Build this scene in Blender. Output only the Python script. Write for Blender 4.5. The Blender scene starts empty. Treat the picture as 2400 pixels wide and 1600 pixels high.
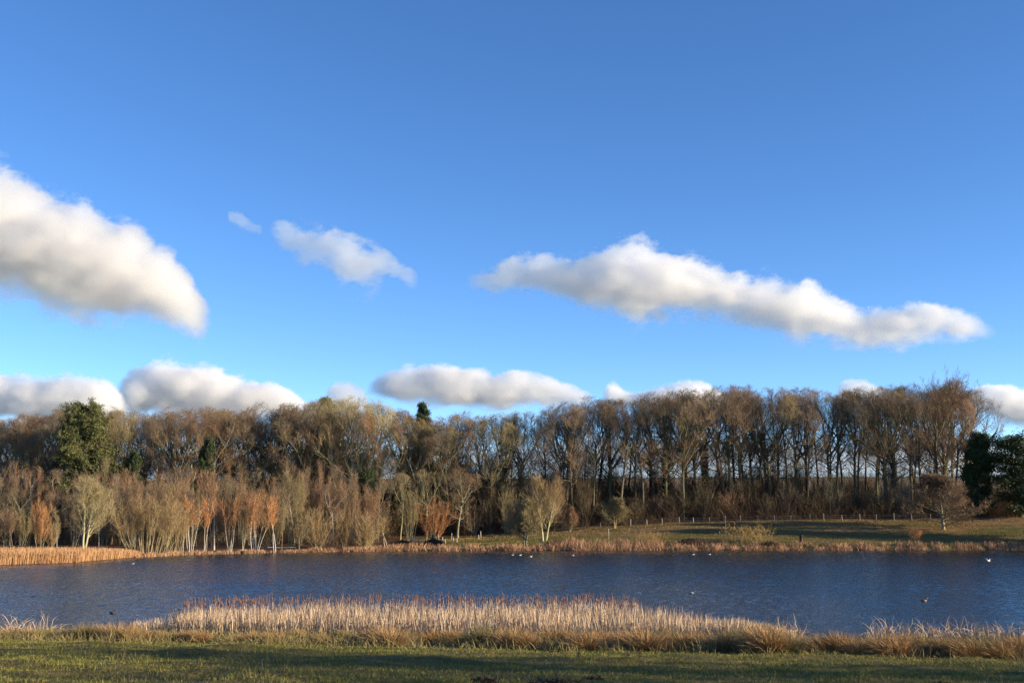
import bpy, math
import numpy as np
from mathutils import Vector

# ------------------------------------------------------------------ camera, sky, sun, exposure
scene = bpy.context.scene
COL = scene.collection
R = math.radians
F = 2667.0                       # focal length in photo pixels (2400 px wide)
CAM_H = 5.04
PITCH = math.atan(411.0 / F)
SUN_AZ, SUN_EL = 104.0, 11.5     # degrees clockwise from the view direction, degrees up

cam_data = bpy.data.cameras.new("camera")
cam_data.sensor_width = 36.0
cam_data.lens = 36.0 * F / 2400.0
cam_data.clip_start = 0.1
cam_data.clip_end = 20000.0
cam = bpy.data.objects.new("camera", cam_data)
cam.location = (0, 0, CAM_H)
cam.rotation_euler = (math.pi / 2 + PITCH, 0, 0)
COL.objects.link(cam)
scene.camera = cam

world = bpy.data.worlds.new("World")
scene.world = world
world.use_nodes = True
wn = world.node_tree
wbg = wn.nodes["Background"]
sky = wn.nodes.new("ShaderNodeTexSky")
sky.sky_type = 'NISHITA'
sky.sun_disc = False
sky.sun_elevation = R(SUN_EL)
sky.sun_rotation = R(SUN_AZ)
sky.altitude = 5000.0
sky.air_density = 1.0
sky.dust_density = 0.5
sky.ozone_density = 1.6
grade = wn.nodes.new("ShaderNodeHueSaturation")
grade.inputs["Hue"].default_value = 0.506
grade.inputs["Saturation"].default_value = 1.20
wn.links.new(sky.outputs[0], grade.inputs["Color"])
wn.links.new(grade.outputs[0], wbg.inputs[0])
wbg.inputs[1].default_value = 0.135

sun_data = bpy.data.lights.new("sun", 'SUN')
sun_data.energy = 5.0
sun_data.angle = R(0.5)
sun_data.color = (1.0, 0.83, 0.58)
sun = bpy.data.objects.new("sun", sun_data)
_s = Vector((math.sin(R(SUN_AZ)) * math.cos(R(SUN_EL)), math.cos(R(SUN_AZ)) * math.cos(R(SUN_EL)), math.sin(R(SUN_EL))))
sun.rotation_euler = _s.to_track_quat('Z', 'Y').to_euler()
sun.location = (60, -40, 60)
COL.objects.link(sun)

scene.view_settings.view_transform = 'Standard'
scene.view_settings.look = 'None'
scene.view_settings.exposure = 1.1
scene.view_settings.gamma = 1.0
scene.render.engine = 'CYCLES'
scene.cycles.max_bounces = 16
scene.cycles.diffuse_bounces = 3
scene.cycles.glossy_bounces = 3
scene.cycles.transparent_max_bounces = 8
scene.cycles.volume_bounces = 14
scene.cycles.volume_step_rate = 0.6
scene.cycles.volume_max_steps = 256
scene.cycles.use_denoising = True
try:
    scene.cycles.denoiser = 'OPENIMAGEDENOISE'
    scene.cycles.denoising_input_passes = 'RGB_ALBEDO_NORMAL'
    scene.cycles.denoising_prefilter = 'NONE'
except Exception:
    pass

# ------------------------------------------------------------------ picture <-> place
def at(px, py, Y):
    cx, cz = (px - 1200.0) / F, (800.0 - py) / F
    c, s = math.cos(PITCH), math.sin(PITCH)
    dy, dz = c - cz * s, s + cz * c
    t = Y / dy
    return Vector((cx * t, Y, CAM_H + dz * t))

def world_x(px, Y, z):
    c, s = math.cos(PITCH), math.sin(PITCH)
    return (px - 1200.0) / F * (Y * c + (z - CAM_H) * s)

# ------------------------------------------------------------------ noise and terrain
def _hash(ix, iy, seed):
    n = (ix.astype(np.int64) * 374761393 + iy.astype(np.int64) * 668265263 + seed * 974634777) & 0x7fffffff
    n = ((n ^ (n >> 13)) * 1274126177) & 0x7fffffff
    n = (n ^ (n >> 16)) & 0xffff
    return n / 65535.0

def vnoise(x, y, seed=0):
    x = np.asarray(x, float); y = np.asarray(y, float)
    ix, iy = np.floor(x), np.floor(y)
    fx, fy = x - ix, y - iy
    fx = fx * fx * (3 - 2 * fx); fy = fy * fy * (3 - 2 * fy)
    a, b = _hash(ix, iy, seed), _hash(ix + 1, iy, seed)
    c, d = _hash(ix, iy + 1, seed), _hash(ix + 1, iy + 1, seed)
    return (a + (b - a) * fx) * (1 - fy) + (c + (d - c) * fx) * fy

def fbm(x, y, seed=0, octv=4):
    t, amp, tot = 0, 1.0, 0
    for k in range(octv):
        t = t + amp * vnoise(x * 2 ** k, y * 2 ** k, seed + k * 7); tot += amp; amp *= 0.5
    return t / tot

def smooth(t):
    t = np.clip(t, 0, 1)
    return t * t * (3 - 2 * t)

SHORE_PX = [-2000, 0, 200, 340, 420, 620, 900, 1200, 1600, 2400, 4000]
SHORE_D = [118, 121, 129, 146, 154.5, 164, 172, 174.5, 175.7, 176.9, 178]
FENCE_PX = [-2000, 0, 600, 900, 1050, 1370, 1560, 1800, 2200, 2400, 4000]
FENCE_Z = [1.0, 1.0, 1.1, 1.0, 1.3, 3.0, 3.84, 4.2, 4.66, 4.9, 5.4]
FENCE_D = 205.0

def far_px(x, y):
    return 1200 + F * np.asarray(x, float) / np.maximum(np.asarray(y, float), 60) * 1.01

def near_shore(x):
    x = np.clip(x, -60, 60)
    return 49 - 0.09 * x + 1.6 * (vnoise(x * 0.22 + 7, x * 0 + 3.3, 5) - 0.5)

def bank_foot(x):
    return 40 - 0.16 * np.clip(x, -60, 60)

def far_shore(x, y):
    px = far_px(x, y)
    return np.interp(px, SHORE_PX, SHORE_D) + 1.4 * (vnoise(px * 0.02, px * 0 + 1.7, 11) - 0.5)

def ground(x, y):
    x = np.asarray(x, float); y = np.asarray(y, float)
    yn, yb = near_shore(x), bank_foot(x)
    # near meadow
    zb = 0.5
    lawn = zb + np.clip(yb - y, 0, 200) * (3.44 - zb) / 40.0
    bump = 0.30 * (fbm(x * 0.22, y * 0.6, 21, 3) - 0.5) + 0.24 * (fbm(x * 0.75, y * 1.5, 31, 3) - 0.5)
    lawn = lawn + bump * smooth((yb + 3 - y) / 5)
    bank = zb * (1 - np.clip((y - yb) / np.maximum(yn - yb, 0.5), 0, 1.6))
    near = np.where(y < yb, lawn, bank + bump * smooth((yb + 3 - y) / 5))
    near = np.maximum(near, -1.2)
    # far bank, wood and rising field
    px = far_px(x, y)
    yf = far_shore(x, y)
    zf = np.interp(px, FENCE_PX, FENCE_Z)
    s = (y - yf) / (FENCE_D - yf)
    z = zf * (0.10 * smooth(s * 14) + 0.90 * np.clip(s, 0, 1) ** 0.85)
    z = np.where(y > FENCE_D, zf + np.clip(y - FENCE_D, 0, 20) * 0.115, z)
    z225 = zf + 20 * 0.115
    crest = 19.0 + 0.8 * np.sin(x * 0.006)
    z = np.where(y > 225, z225 + (crest - z225) * np.clip((y - 225) / 195, 0, 1), z)
    z = np.where(y > 420, crest - np.clip(y - 420, 0, 3000) * 0.004, z)
    z = z + 0.28 * (fbm(x * 0.10, y * 0.16, 41, 4) - 0.5) * smooth(s * 3)
    z = np.where(s < 0, np.maximum(s * 8, -1.2), z)
    return np.where(y < 90, near, z)

def gz(x, y):
    return float(ground(np.array([x]), np.array([y]))[0])

def spot(px, Y):
    z = gz((px - 1200) / F * Y, Y)
    x = world_x(px, Y, z)
    return Vector((x, Y, gz(x, Y)))

# ------------------------------------------------------------------ mesh helpers
def build_mesh(name, V, quads=None, tris=None, mat=None, smooth_shade=False):
    V = np.asarray(V, np.float32).reshape(-1, 3)
    me = bpy.data.meshes.new(name)
    me.vertices.add(len(V)); me.vertices.foreach_set("co", V.ravel())
    idx, start, n = [], [], 0
    if quads is not None and len(quads):
        q = np.asarray(quads, np.int32).reshape(-1, 4)
        idx.append(q.ravel()); start.append(np.arange(len(q)) * 4 + n); n += q.size
    if tris is not None and len(tris):
        t = np.asarray(tris, np.int32).reshape(-1, 3)
        idx.append(t.ravel()); start.append(np.arange(len(t)) * 3 + n); n += t.size
    idx = np.concatenate(idx); start = np.concatenate(start)
    me.loops.add(n); me.loops.foreach_set("vertex_index", idx.astype(np.int32))
    me.polygons.add(len(start)); me.polygons.foreach_set("loop_start", start.astype(np.int32))
    if smooth_shade:
        me.polygons.foreach_set("use_smooth", np.ones(len(start), bool))
    me.update(calc_edges=True)
    if mat is not None:
        me.materials.append(mat)
    return me

class Geo:
    """collects vertices and faces of one mesh"""
    def __init__(self):
        self.v, self.q, self.t, self.n = [], [], [], 0
    def add(self, V, quads=None, tris=None):
        V = np.asarray(V, float).reshape(-1, 3)
        if quads is not None and len(quads): self.q.append(np.asarray(quads).reshape(-1, 4) + self.n)
        if tris is not None and len(tris): self.t.append(np.asarray(tris).reshape(-1, 3) + self.n)
        self.v.append(V); self.n += len(V)
    def tubes(self, P, Rr, k):
        """P (B,n,3) centre lines, Rr (B,n) radii"""
        B, n, _ = P.shape
        T = np.gradient(P, axis=1)
        T /= np.linalg.norm(T, axis=2, keepdims=True) + 1e-9
        ref = np.tile(np.array([0.31, 0.17, 0.93]), (B, n, 1))
        ref[np.abs(T[..., 2]) > 0.8] = (0.93, 0.31, 0.17)
        U = np.cross(T, ref); U /= np.linalg.norm(U, axis=2, keepdims=True) + 1e-9
        W = np.cross(T, U)
        a = np.arange(k) * 2 * math.pi / k
        ring = P[:, :, None, :] + Rr[:, :, None, None] * (np.cos(a)[:, None] * U[:, :, None, :] + np.sin(a)[:, None] * W[:, :, None, :])
        i = np.arange(n * k).reshape(n, k)
        q = np.stack([i[:-1], np.roll(i[:-1], -1, 1), np.roll(i[1:], -1, 1), i[1:]], -1).reshape(-1, 4)
        q = (q[None] + (np.arange(B) * n * k)[:, None, None]).reshape(-1, 4)
        self.add(ring.reshape(-1, 3), q)
    def ribbons(self, P, Wd, side):
        """P (B,n,3), Wd (B,n) half widths, side (B,3)"""
        B, n, _ = P.shape
        off = side[:, None, :] * Wd[:, :, None]
        V = np.stack([P - off, P + off], 2)
        i = np.arange(n * 2).reshape(n, 2)
        q = np.stack([i[:-1, 0], i[:-1, 1], i[1:, 1], i[1:, 0]], -1)
        q = (q[None] + (np.arange(B) * n * 2)[:, None, None]).reshape(-1, 4)
        self.add(V.reshape(-1, 3), q)
    def box(self, c, s, rot=0.0, tilt=0.0):
        x, y, z = [np.array([-1, 1]) * d / 2 for d in s]
        V = np.array([[a, b, c2] for c2 in z for b in y for a in x], float)
        if tilt:
            ct, st = math.cos(tilt), math.sin(tilt)
            V = np.stack([V[:, 0] * ct - V[:, 2] * st, V[:, 1], V[:, 0] * st + V[:, 2] * ct], 1)
        cr, sr = math.cos(rot), math.sin(rot)
        V = np.stack([V[:, 0] * cr - V[:, 1] * sr, V[:, 0] * sr + V[:, 1] * cr, V[:, 2]], 1) + np.array(c)
        self.add(V, [[0, 2, 3, 1], [4, 5, 7, 6], [0, 1, 5, 4], [2, 6, 7, 3], [0, 4, 6, 2], [1, 3, 7, 5]])
    def mesh(self, name, mat=None, smooth_shade=False):
        return build_mesh(name, np.concatenate(self.v), np.concatenate(self.q) if self.q else None,
                          np.concatenate(self.t) if self.t else None, mat, smooth_shade)

def link(name, data, parent=None, loc=None, mat=None):
    o = bpy.data.objects.new(name, data)
    COL.objects.link(o)
    if parent is not None: o.parent = parent
    if loc is not None: o.location = loc
    if mat is not None:
        o.material_slots[0].link = 'OBJECT'
        o.material_slots[0].material = mat
    return o

def tag(o, label=None, cat=None, group=None, kind=None):
    if label: o["label"] = label
    if cat: o["category"] = cat
    if group: o["group"] = group
    if kind: o["kind"] = kind
    return o

def norm(a):
    return a / (np.linalg.norm(a, axis=-1, keepdims=True) + 1e-9)

# ------------------------------------------------------------------ materials
def new_mat(name):
    m = bpy.data.materials.new(name); m.use_nodes = True
    nt = m.node_tree
    return m, nt, nt.nodes["Principled BSDF"]

def ramp(nt, stops):
    r = nt.nodes.new("ShaderNodeValToRGB")
    el = r.color_ramp.elements
    while len(el) < len(stops): el.new(0.5)
    for e, (p, c) in zip(el, stops):
        e.position = p; e.color = (c[0], c[1], c[2], 1)
    return r

def noise(nt, scale, detail=4, rough=0.6, coord="Object", stretch=None):
    tc = nt.nodes.new("ShaderNodeTexCoord")
    n = nt.nodes.new("ShaderNodeTexNoise")
    n.inputs["Scale"].default_value = scale; n.inputs["Detail"].default_value = detail; n.inputs["Roughness"].default_value = rough
    if stretch:
        mp = nt.nodes.new("ShaderNodeMapping"); mp.inputs["Scale"].default_value = stretch
        nt.links.new(tc.outputs[coord], mp.inputs[0]); nt.links.new(mp.outputs[0], n.inputs["Vector"])
    else:
        nt.links.new(tc.outputs[coord], n.inputs["Vector"])
    return n

def mix(nt, fac, a, b, mode='MIX'):
    m = nt.nodes.new("ShaderNodeMix"); m.data_type = 'RGBA'; m.blend_type = mode
    for sock, v in ((m.inputs[0], fac), (m.inputs[6], a), (m.inputs[7], b)):
        if isinstance(v, (int, float)): sock.default_value = v
        elif isinstance(v, tuple): sock.default_value = (v[0], v[1], v[2], 1)
        else: nt.links.new(v, sock)
    return m.outputs[2]

def math_n(nt, op, a, b=None, clamp=False):
    m = nt.nodes.new("ShaderNodeMath"); m.operation = op; m.use_clamp = clamp
    for i, v in enumerate((a, b)):
        if v is None: continue
        if isinstance(v, (int, float)): m.inputs[i].default_value = v
        else: nt.links.new(v, m.inputs[i])
    return m.outputs[0]

def bark_mat(name, dark, pale, scale=2.0, moss=None, stretch=(1, 1, 0.25)):
    m, nt, b = new_mat(name)
    n = noise(nt, scale, 5, 0.7, stretch=stretch)
    c = ramp(nt, [(0.32, dark), (0.68, pale)])
    nt.links.new(n.outputs[0], c.inputs[0])
    out = c.outputs[0]
    oi = nt.nodes.new("ShaderNodeObjectInfo")
    if moss:
        n2 = noise(nt, 0.7, 3, 0.6)
        r2 = ramp(nt, [(0.45, (0, 0, 0)), (0.6, (1, 1, 1))])
        nt.links.new(n2.outputs[0], r2.inputs[0])
        out = mix(nt, r2.outputs[0], out, moss)
    hs = nt.nodes.new("ShaderNodeHueSaturation")
    v = math_n(nt, 'ADD', math_n(nt, 'MULTIPLY', oi.outputs["Random"], 0.5), 0.75)
    nt.links.new(v, hs.inputs["Value"]); nt.links.new(out, hs.inputs["Color"])
    nt.links.new(hs.outputs[0], b.inputs["Base Color"])
    b.inputs["Roughness"].default_value = 0.9
    b.inputs["Specular IOR Level"].default_value = 0.2
    return m

def twig_mat(name, cols, island=0.45, objr=True, rough=0.8, transl=0.0):
    """colour by object and by single twig"""
    m, nt, b = new_mat(name)
    geo = nt.nodes.new("ShaderNodeNewGeometry")
    oi = nt.nodes.new("ShaderNodeObjectInfo")
    r = ramp(nt, [(i / max(len(cols) - 1, 1), c) for i, c in enumerate(cols)])
    if objr:
        f = math_n(nt, 'ADD', math_n(nt, 'MULTIPLY', oi.outputs["Random"], 1 - island), math_n(nt, 'MULTIPLY', geo.outputs["Random Per Island"], island))
    else:
        f = geo.outputs["Random Per Island"]
    nt.links.new(f, r.inputs[0])
    nt.links.new(r.outputs[0], b.inputs["Base Color"])
    b.inputs["Roughness"].default_value = rough
    b.inputs["Specular IOR Level"].default_value = 0.15
    return m

M = {}
M['bark_dark'] = bark_mat('bark_dark', (0.055, 0.042, 0.03), (0.16, 0.13, 0.09), moss=(0.11, 0.105, 0.045))
M['bark_grey'] = bark_mat('bark_grey', (0.12, 0.105, 0.08), (0.30, 0.27, 0.20), moss=(0.19, 0.18, 0.08))
M['bark_pale'] = bark_mat('bark_pale', (0.24, 0.215, 0.14), (0.46, 0.42, 0.28), moss=(0.33, 0.31, 0.13))
M['bark_birch'] = bark_mat('bark_birch', (0.22, 0.185, 0.14), (0.52, 0.46, 0.37), scale=3.0, stretch=(1, 1, 0.8))
M['bark_willow'] = bark_mat('bark_willow', (0.16, 0.125, 0.065), (0.34, 0.27, 0.14))
M['twig_brown'] = twig_mat('twig_brown', [(0.17, 0.135, 0.08), (0.21, 0.155, 0.092), (0.23, 0.14, 0.085), (0.27, 0.205, 0.125)])
M['twig_olive'] = twig_mat('twig_olive', [(0.21, 0.17, 0.085), (0.26, 0.205, 0.105), (0.24, 0.175, 0.095)])
M['twig_pale'] = twig_mat('twig_pale', [(0.30, 0.245, 0.12), (0.37, 0.305, 0.155), (0.33, 0.25, 0.135)])
M['twig_red'] = twig_mat('twig_red', [(0.22, 0.125, 0.075), (0.26, 0.15, 0.088), (0.27, 0.175, 0.10)])
M['twig_orange'] = twig_mat('twig_orange', [(0.36, 0.155, 0.06), (0.44, 0.21, 0.085), (0.36, 0.24, 0.12)])
M['twig_willow'] = twig_mat('twig_willow', [(0.25, 0.175, 0.085), (0.31, 0.22, 0.11), (0.28, 0.17, 0.085)])
M['twig_dark'] = twig_mat('twig_dark', [(0.075, 0.055, 0.035), (0.11, 0.075, 0.048), (0.10, 0.085, 0.045), (0.13, 0.08, 0.05)])  # dark thorn browns, with the understory's shade put into the colour
M['twig_gold'] = twig_mat('twig_gold', [(0.30, 0.19, 0.07), (0.38, 0.25, 0.09)])
M['bramble'] = twig_mat('bramble', [(0.07, 0.045, 0.03), (0.11, 0.07, 0.04), (0.15, 0.085, 0.05), (0.07, 0.065, 0.03)], objr=False)
M['needles'] = twig_mat('needles', [(0.06, 0.072, 0.026), (0.095, 0.102, 0.038), (0.14, 0.135, 0.055)], island=0.8)
M['ivy'] = twig_mat('ivy', [(0.018, 0.032, 0.012), (0.035, 0.055, 0.02), (0.065, 0.07, 0.028)], island=0.9, rough=0.5)
M['reed_pale'] = twig_mat('reed_pale', [(0.38, 0.25, 0.15), (0.47, 0.34, 0.215), (0.60, 0.47, 0.335), (0.30, 0.175, 0.10)], objr=False)
M['reed_gold'] = twig_mat('reed_gold', [(0.38, 0.22, 0.105), (0.48, 0.295, 0.145), (0.40, 0.20, 0.10)], objr=False)
M['reed_far'] = twig_mat('reed_far', [(0.36, 0.20, 0.11), (0.50, 0.33, 0.18), (0.42, 0.20, 0.12), (0.30, 0.20, 0.10)], objr=False)
M['seed_head'] = twig_mat('seed_head', [(0.15, 0.075, 0.05), (0.22, 0.115, 0.075)], objr=False)
M['tussock'] = twig_mat('tussock', [(0.35, 0.20, 0.085), (0.43, 0.27, 0.125), (0.27, 0.175, 0.075), (0.40, 0.20, 0.09)], island=0.55)
M['rush_green'] = twig_mat('rush_green', [(0.13, 0.13, 0.05), (0.22, 0.18, 0.075), (0.30, 0.20, 0.09)], island=0.7)
M['grass'] = twig_mat('grass', [(0.075, 0.088, 0.015), (0.12, 0.13, 0.024), (0.19, 0.175, 0.04), (0.30, 0.24, 0.085)], objr=False)
M['bank_green'] = twig_mat('bank_green', [(0.10, 0.095, 0.025), (0.16, 0.135, 0.04), (0.24, 0.18, 0.07)], objr=False)
M['bank_dry'] = twig_mat('bank_dry', [(0.20, 0.11, 0.05), (0.27, 0.165, 0.075), (0.34, 0.23, 0.11)], objr=False)
M['straw'] = twig_mat('straw', [(0.30, 0.24, 0.12), (0.22, 0.15, 0.08), (0.36, 0.28, 0.15)], objr=False)
M['wood_pale'] = bark_mat('wood_pale', (0.38, 0.33, 0.26), (0.62, 0.56, 0.46), scale=6)
M['wood_post'] = bark_mat('wood_post', (0.24, 0.20, 0.15), (0.42, 0.37, 0.29), scale=6)
M['wood_brown'] = bark_mat('wood_brown', (0.15, 0.10, 0.07), (0.42, 0.32, 0.24), scale=4)
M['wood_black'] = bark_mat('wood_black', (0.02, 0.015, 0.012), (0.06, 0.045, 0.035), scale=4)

def plain(name, c, rough=0.6):
    m, nt, b = new_mat(name)
    n = noise(nt, 25, 3)
    r = ramp(nt, [(0.3, tuple(v * 0.75 for v in c)), (0.7, c)])
    nt.links.new(n.outputs[0], r.inputs[0]); nt.links.new(r.outputs[0], b.inputs["Base Color"])
    b.inputs["Roughness"].default_value = rough
    return m
M['white'] = plain('white_feather', (0.85, 0.85, 0.83))
M['grey_feather'] = plain('grey_feather', (0.35, 0.36, 0.38))
M['dark_feather'] = plain('dark_feather', (0.03, 0.028, 0.03))
M['brown_feather'] = plain('brown_feather', (0.14, 0.095, 0.06))
M['bill'] = plain('bill', (0.75, 0.68, 0.55))
M['steel'] = plain('galvanised_wire', (0.35, 0.35, 0.34), 0.4)

# ground: one sheet, coloured by zone masks (grass, leaf litter, stubble) broken up by noise
def ground_mat():
    m, nt, b = new_mat('ground')
    at_ = nt.nodes.new("ShaderNodeAttribute"); at_.attribute_name = "zone"
    sep = nt.nodes.new("ShaderNodeSeparateColor"); nt.links.new(at_.outputs["Color"], sep.inputs[0])
    n1 = noise(nt, 0.35, 6, 0.65); n2 = noise(nt, 3.0, 5, 0.7); n3 = noise(nt, 0.12, 5, 0.6, stretch=(0.5, 1.2, 1))
    g = ramp(nt, [(0.25, (0.05, 0.056, 0.012)), (0.5, (0.095, 0.10, 0.022)), (0.75, (0.18, 0.145, 0.05))])
    nt.links.new(n2.outputs[0], g.inputs[0])
    dry = ramp(nt, [(0.3, (0.15, 0.09, 0.042)), (0.7, (0.29, 0.18, 0.085))]); nt.links.new(n2.outputs[0], dry.inputs[0])
    df = ramp(nt, [(0.36, (0, 0, 0)), (0.55, (1, 1, 1))]); nt.links.new(n3.outputs[0], df.inputs[0])
    fac_dry = math_n(nt, 'MULTIPLY', df.outputs[0], sep.outputs[2])
    grass = mix(nt, fac_dry, g.outputs[0], dry.outputs[0])
    lit = ramp(nt, [(0.3, (0.055, 0.032, 0.018)), (0.55, (0.15, 0.075, 0.04)), (0.75, (0.22, 0.12, 0.065))])
    nt.links.new(n2.outputs[0], lit.inputs[0])
    stub = ramp(nt, [(0.3, (0.17, 0.11, 0.06)), (0.7, (0.30, 0.20, 0.11))]); nt.links.new(n1.outputs[0], stub.inputs[0])
    c = mix(nt, sep.outputs[0], grass, lit.outputs[0])
    c = mix(nt, sep.outputs[1], c, stub.outputs[0])
    nt.links.new(c, b.inputs["Base Color"])
    b.inputs["Roughness"].default_value = 0.95
    b.inputs["Specular IOR Level"].default_value = 0.1
    bp = nt.nodes.new("ShaderNodeBump"); bp.inputs["Distance"].default_value = 0.12; bp.inputs["Strength"].default_value = 0.8
    nt.links.new(n2.outputs[0], bp.inputs["Height"]); nt.links.new(bp.outputs[0], b.inputs["Normal"])
    return m
M['ground'] = ground_mat()

def water_mat():
    m, nt, b = new_mat('water')
    b.inputs["Base Color"].default_value = (0.012, 0.020, 0.026, 1)
    b.inputs["Roughness"].default_value = 0.12
    b.inputs["IOR"].default_value = 1.333
    b.inputs["Specular Tint"].default_value = (0.90, 0.92, 0.76, 1)
    c = noise(nt, 5.0, 3, 0.6, stretch=(0.6, 1.2, 1))
    bp = nt.nodes.new("ShaderNodeBump"); bp.inputs["Distance"].default_value = 0.05; bp.inputs["Strength"].default_value = 0.9
    nt.links.new(c.outputs[0], bp.inputs["Height"]); nt.links.new(bp.outputs[0], b.inputs["Normal"])
    return m
M['water'] = water_mat()

# ------------------------------------------------------------------ ground and lake
def spaced(*segs):
    out = []
    for a, b2, st in segs:
        out.append(np.arange(a, b2, st))
    return np.concatenate(out)
geo_far = 110 * np.geomspace(1.06, 30, 40)
gx = np.concatenate([-geo_far[::-1], spaced((-110, -24, 0.9), (-24, 24, 0.2), (24, 110, 0.9)), geo_far])
gy = np.concatenate([spaced((-60, 17, 1.5), (17, 50, 0.14), (50, 116, 2.5), (116, 240, 0.6), (240, 440, 4)), 440 * np.geomspace(1.0, 8, 30)])
X, Y = np.meshgrid(gx, gy)
Z = ground(X, Y)
nx, ny = len(gx), len(gy)
ii = np.arange(nx * ny).reshape(ny, nx)
quads = np.stack([ii[:-1, :-1], ii[:-1, 1:], ii[1:, 1:], ii[1:, :-1]], -1).reshape(-1, 4)
gm = build_mesh("ground", np.stack([X, Y, Z], -1), quads, None, M['ground'], True)
PXg = far_px(X, Y)
litter = np.where(Y > 100, np.maximum(smooth((Y - FENCE_D + 3 - 4 * fbm(X * 0.2, Y * 0.2, 51, 2)) / 5),
                                      smooth((1010 - PXg) / 60)), 0.0) * (1 - smooth((Y - 236) / 10))
litter = np.maximum(litter, np.where((Y > 80) & (Z < 0.12), 1.0, 0))
litter = np.maximum(litter, np.where((Y < 80) & (Y > near_shore(X) - 2), 0.9, 0))
stub = smooth((Y - 236) / 10)
dryz = np.where(Y > 100, smooth((PXg - 1250) / 250) * (0.6 + 0.8 * smooth((Y - 187) / 9)), 0.45)
ca = gm.color_attributes.new("zone", 'FLOAT_COLOR', 'POINT')
ca.data.foreach_set("color", np.stack([litter, stub, np.clip(dryz, 0, 1), np.ones_like(stub)], -1).astype(np.float32).ravel())
tag(link("ground", gm), kind="structure")

lx, ly = np.arange(-78, 78.01, 0.2), np.arange(44.0, 180.01, 0.165)
LX, LY = np.meshgrid(lx, ly)
LZ = np.zeros_like(LX)
wr = np.random.default_rng(17)
gust = 0.45 + 1.1 * fbm(LX * 0.035, LY * 0.06, 23, 3)
for k_ in range(26):
    lam = 0.48 * (2.6 ** wr.uniform(0, 1)); th_ = math.radians(wr.normal(62, 38)); kk = 2 * math.pi / lam
    LZ += 0.029 / kk * np.sin(kk * (LX * math.cos(th_) + LY * math.sin(th_)) + wr.uniform(0, 6.28))
edge = smooth((78 - np.abs(LX)) / 3) * smooth((LY - 44) / 2) * smooth((180 - LY) / 2)
LZ = LZ * gust * edge
n_l = len(lx) * len(ly); li = np.arange(n_l).reshape(len(ly), len(lx))
lq = np.stack([li[:-1, :-1], li[:-1, 1:], li[1:, 1:], li[1:, :-1]], -1).reshape(-1, 4)
xa_, xb_, ya_, yb_ = lx[0], lx[-1], ly[0], ly[-1]
border = np.array([[-700, 30, 0], [xa_, 30, 0], [xa_, 200, 0], [-700, 200, 0], [xb_, 30, 0], [700, 30, 0], [700, 200, 0], [xb_, 200, 0], [xa_, ya_, 0], [xb_, ya_, 0], [xa_, yb_, 0], [xb_, yb_, 0]], float)
bq = np.array([[0, 1, 2, 3], [4, 5, 6, 7], [1, 4, 9, 8], [10, 11, 7, 2]]) + n_l
wm = build_mesh("lake", np.concatenate([np.stack([LX, LY, LZ], -1).reshape(-1, 3), border]), np.concatenate([lq, bq]), None, M['water'], True)
tag(link("lake", wm), kind="structure")

# ------------------------------------------------------------------ tree builders
def polylines(S, D, L, n, wob, up, rng):
    B = len(S)
    P = np.zeros((B, n, 3)); P[:, 0] = S
    d = norm(D); st = (L / (n - 1))[:, None]
    for i in range(1, n):
        d = norm(d + rng.normal(0, wob, (B, 3)) + np.array([0, 0, up]))
        P[:, i] = P[:, i - 1] + d * st
    return P

def children(P, Rr, per, tlo, thi, alo, ahi, lfun, n, wob, up, rng, rk=0.6, rmin=0.012, tip=0.25, tpow=1.0, jit=0.35, taper_len=0.5):
    """branches growing from every polyline of P"""
    B, m, _ = P.shape
    idx = np.repeat(np.arange(B), per)
    t = tlo + (thi - tlo) * np.tile((np.arange(per) + 0.5) / per, B) ** tpow
    t = np.clip(t + rng.uniform(-1, 1, B * per) * (thi - tlo) / per * 0.6, 0.02, 1.0)
    f = t * (m - 1); i0 = np.minimum(f.astype(int), m - 2); w = (f - i0)
    S = P[idx, i0] * (1 - w)[:, None] + P[idx, i0 + 1] * w[:, None]
    T = norm(P[idx, i0 + 1] - P[idx, i0])
    r = Rr[idx, i0] * (1 - w) + Rr[idx, i0 + 1] * w
    A = norm(np.cross(T, norm(rng.normal(0, 1, (B * per, 3)))))
    ang = np.radians(rng.uniform(alo, ahi, B * per))
    D = np.cos(ang)[:, None] * T + np.sin(ang)[:, None] * A
    plen = np.linalg.norm(np.diff(P, axis=1), axis=2).sum(1)[idx]
    L = lfun(t, plen) * (1 + rng.uniform(-jit, jit, B * per))
    Q = polylines(S, D, L, n, wob, up, rng)
    r0 = np.maximum(r * rk, rmin)
    R2 = r0[:, None] * (1 - (1 - tip) * np.linspace(0, 1, n)[None])
    return Q, np.maximum(R2, rmin * 0.6)

def stems_line(specs, H, r0, n, wob, up, rng, tip=0.25):
    S, D, L, r = [], [], [], []
    for (ox, oy, ang, az, lf, rf) in specs:
        S.append((ox, oy, -0.25)); a, z = math.radians(ang), math.radians(az)
        D.append((math.sin(a) * math.cos(z), math.sin(a) * math.sin(z), math.cos(a)))
        L.append(H * lf); r.append(r0 * rf)
    P = polylines(np.array(S, float), np.array(D, float), np.array(L, float), n, wob, up, rng)
    Rr = np.array(r)[:, None] * (1 - (1 - tip) * np.linspace(0, 1, n)[None])
    Rr[:, 0] *= 1.35
    return P, Rr

class Proto:
    """trunk and crown meshes of one kind of tree, its height and half width"""
    def __init__(self, trunk, crown, mats, extra=None):
        self.trunk, self.crown, self.mats, self.extra = trunk, crown, mats, extra
        co = np.zeros(len(crown.vertices) * 3, np.float32); crown.vertices.foreach_get("co", co); co = co.reshape(-1, 3)
        self.H = float(np.percentile(co[:, 2], 99.6)); self.W = float(np.percentile(np.abs(co[:, 0]), 97))

def rnd_side(B, rng):
    return norm(rng.normal(0, 1, (B, 3)) * np.array([1, 1, 0.35]))

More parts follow.
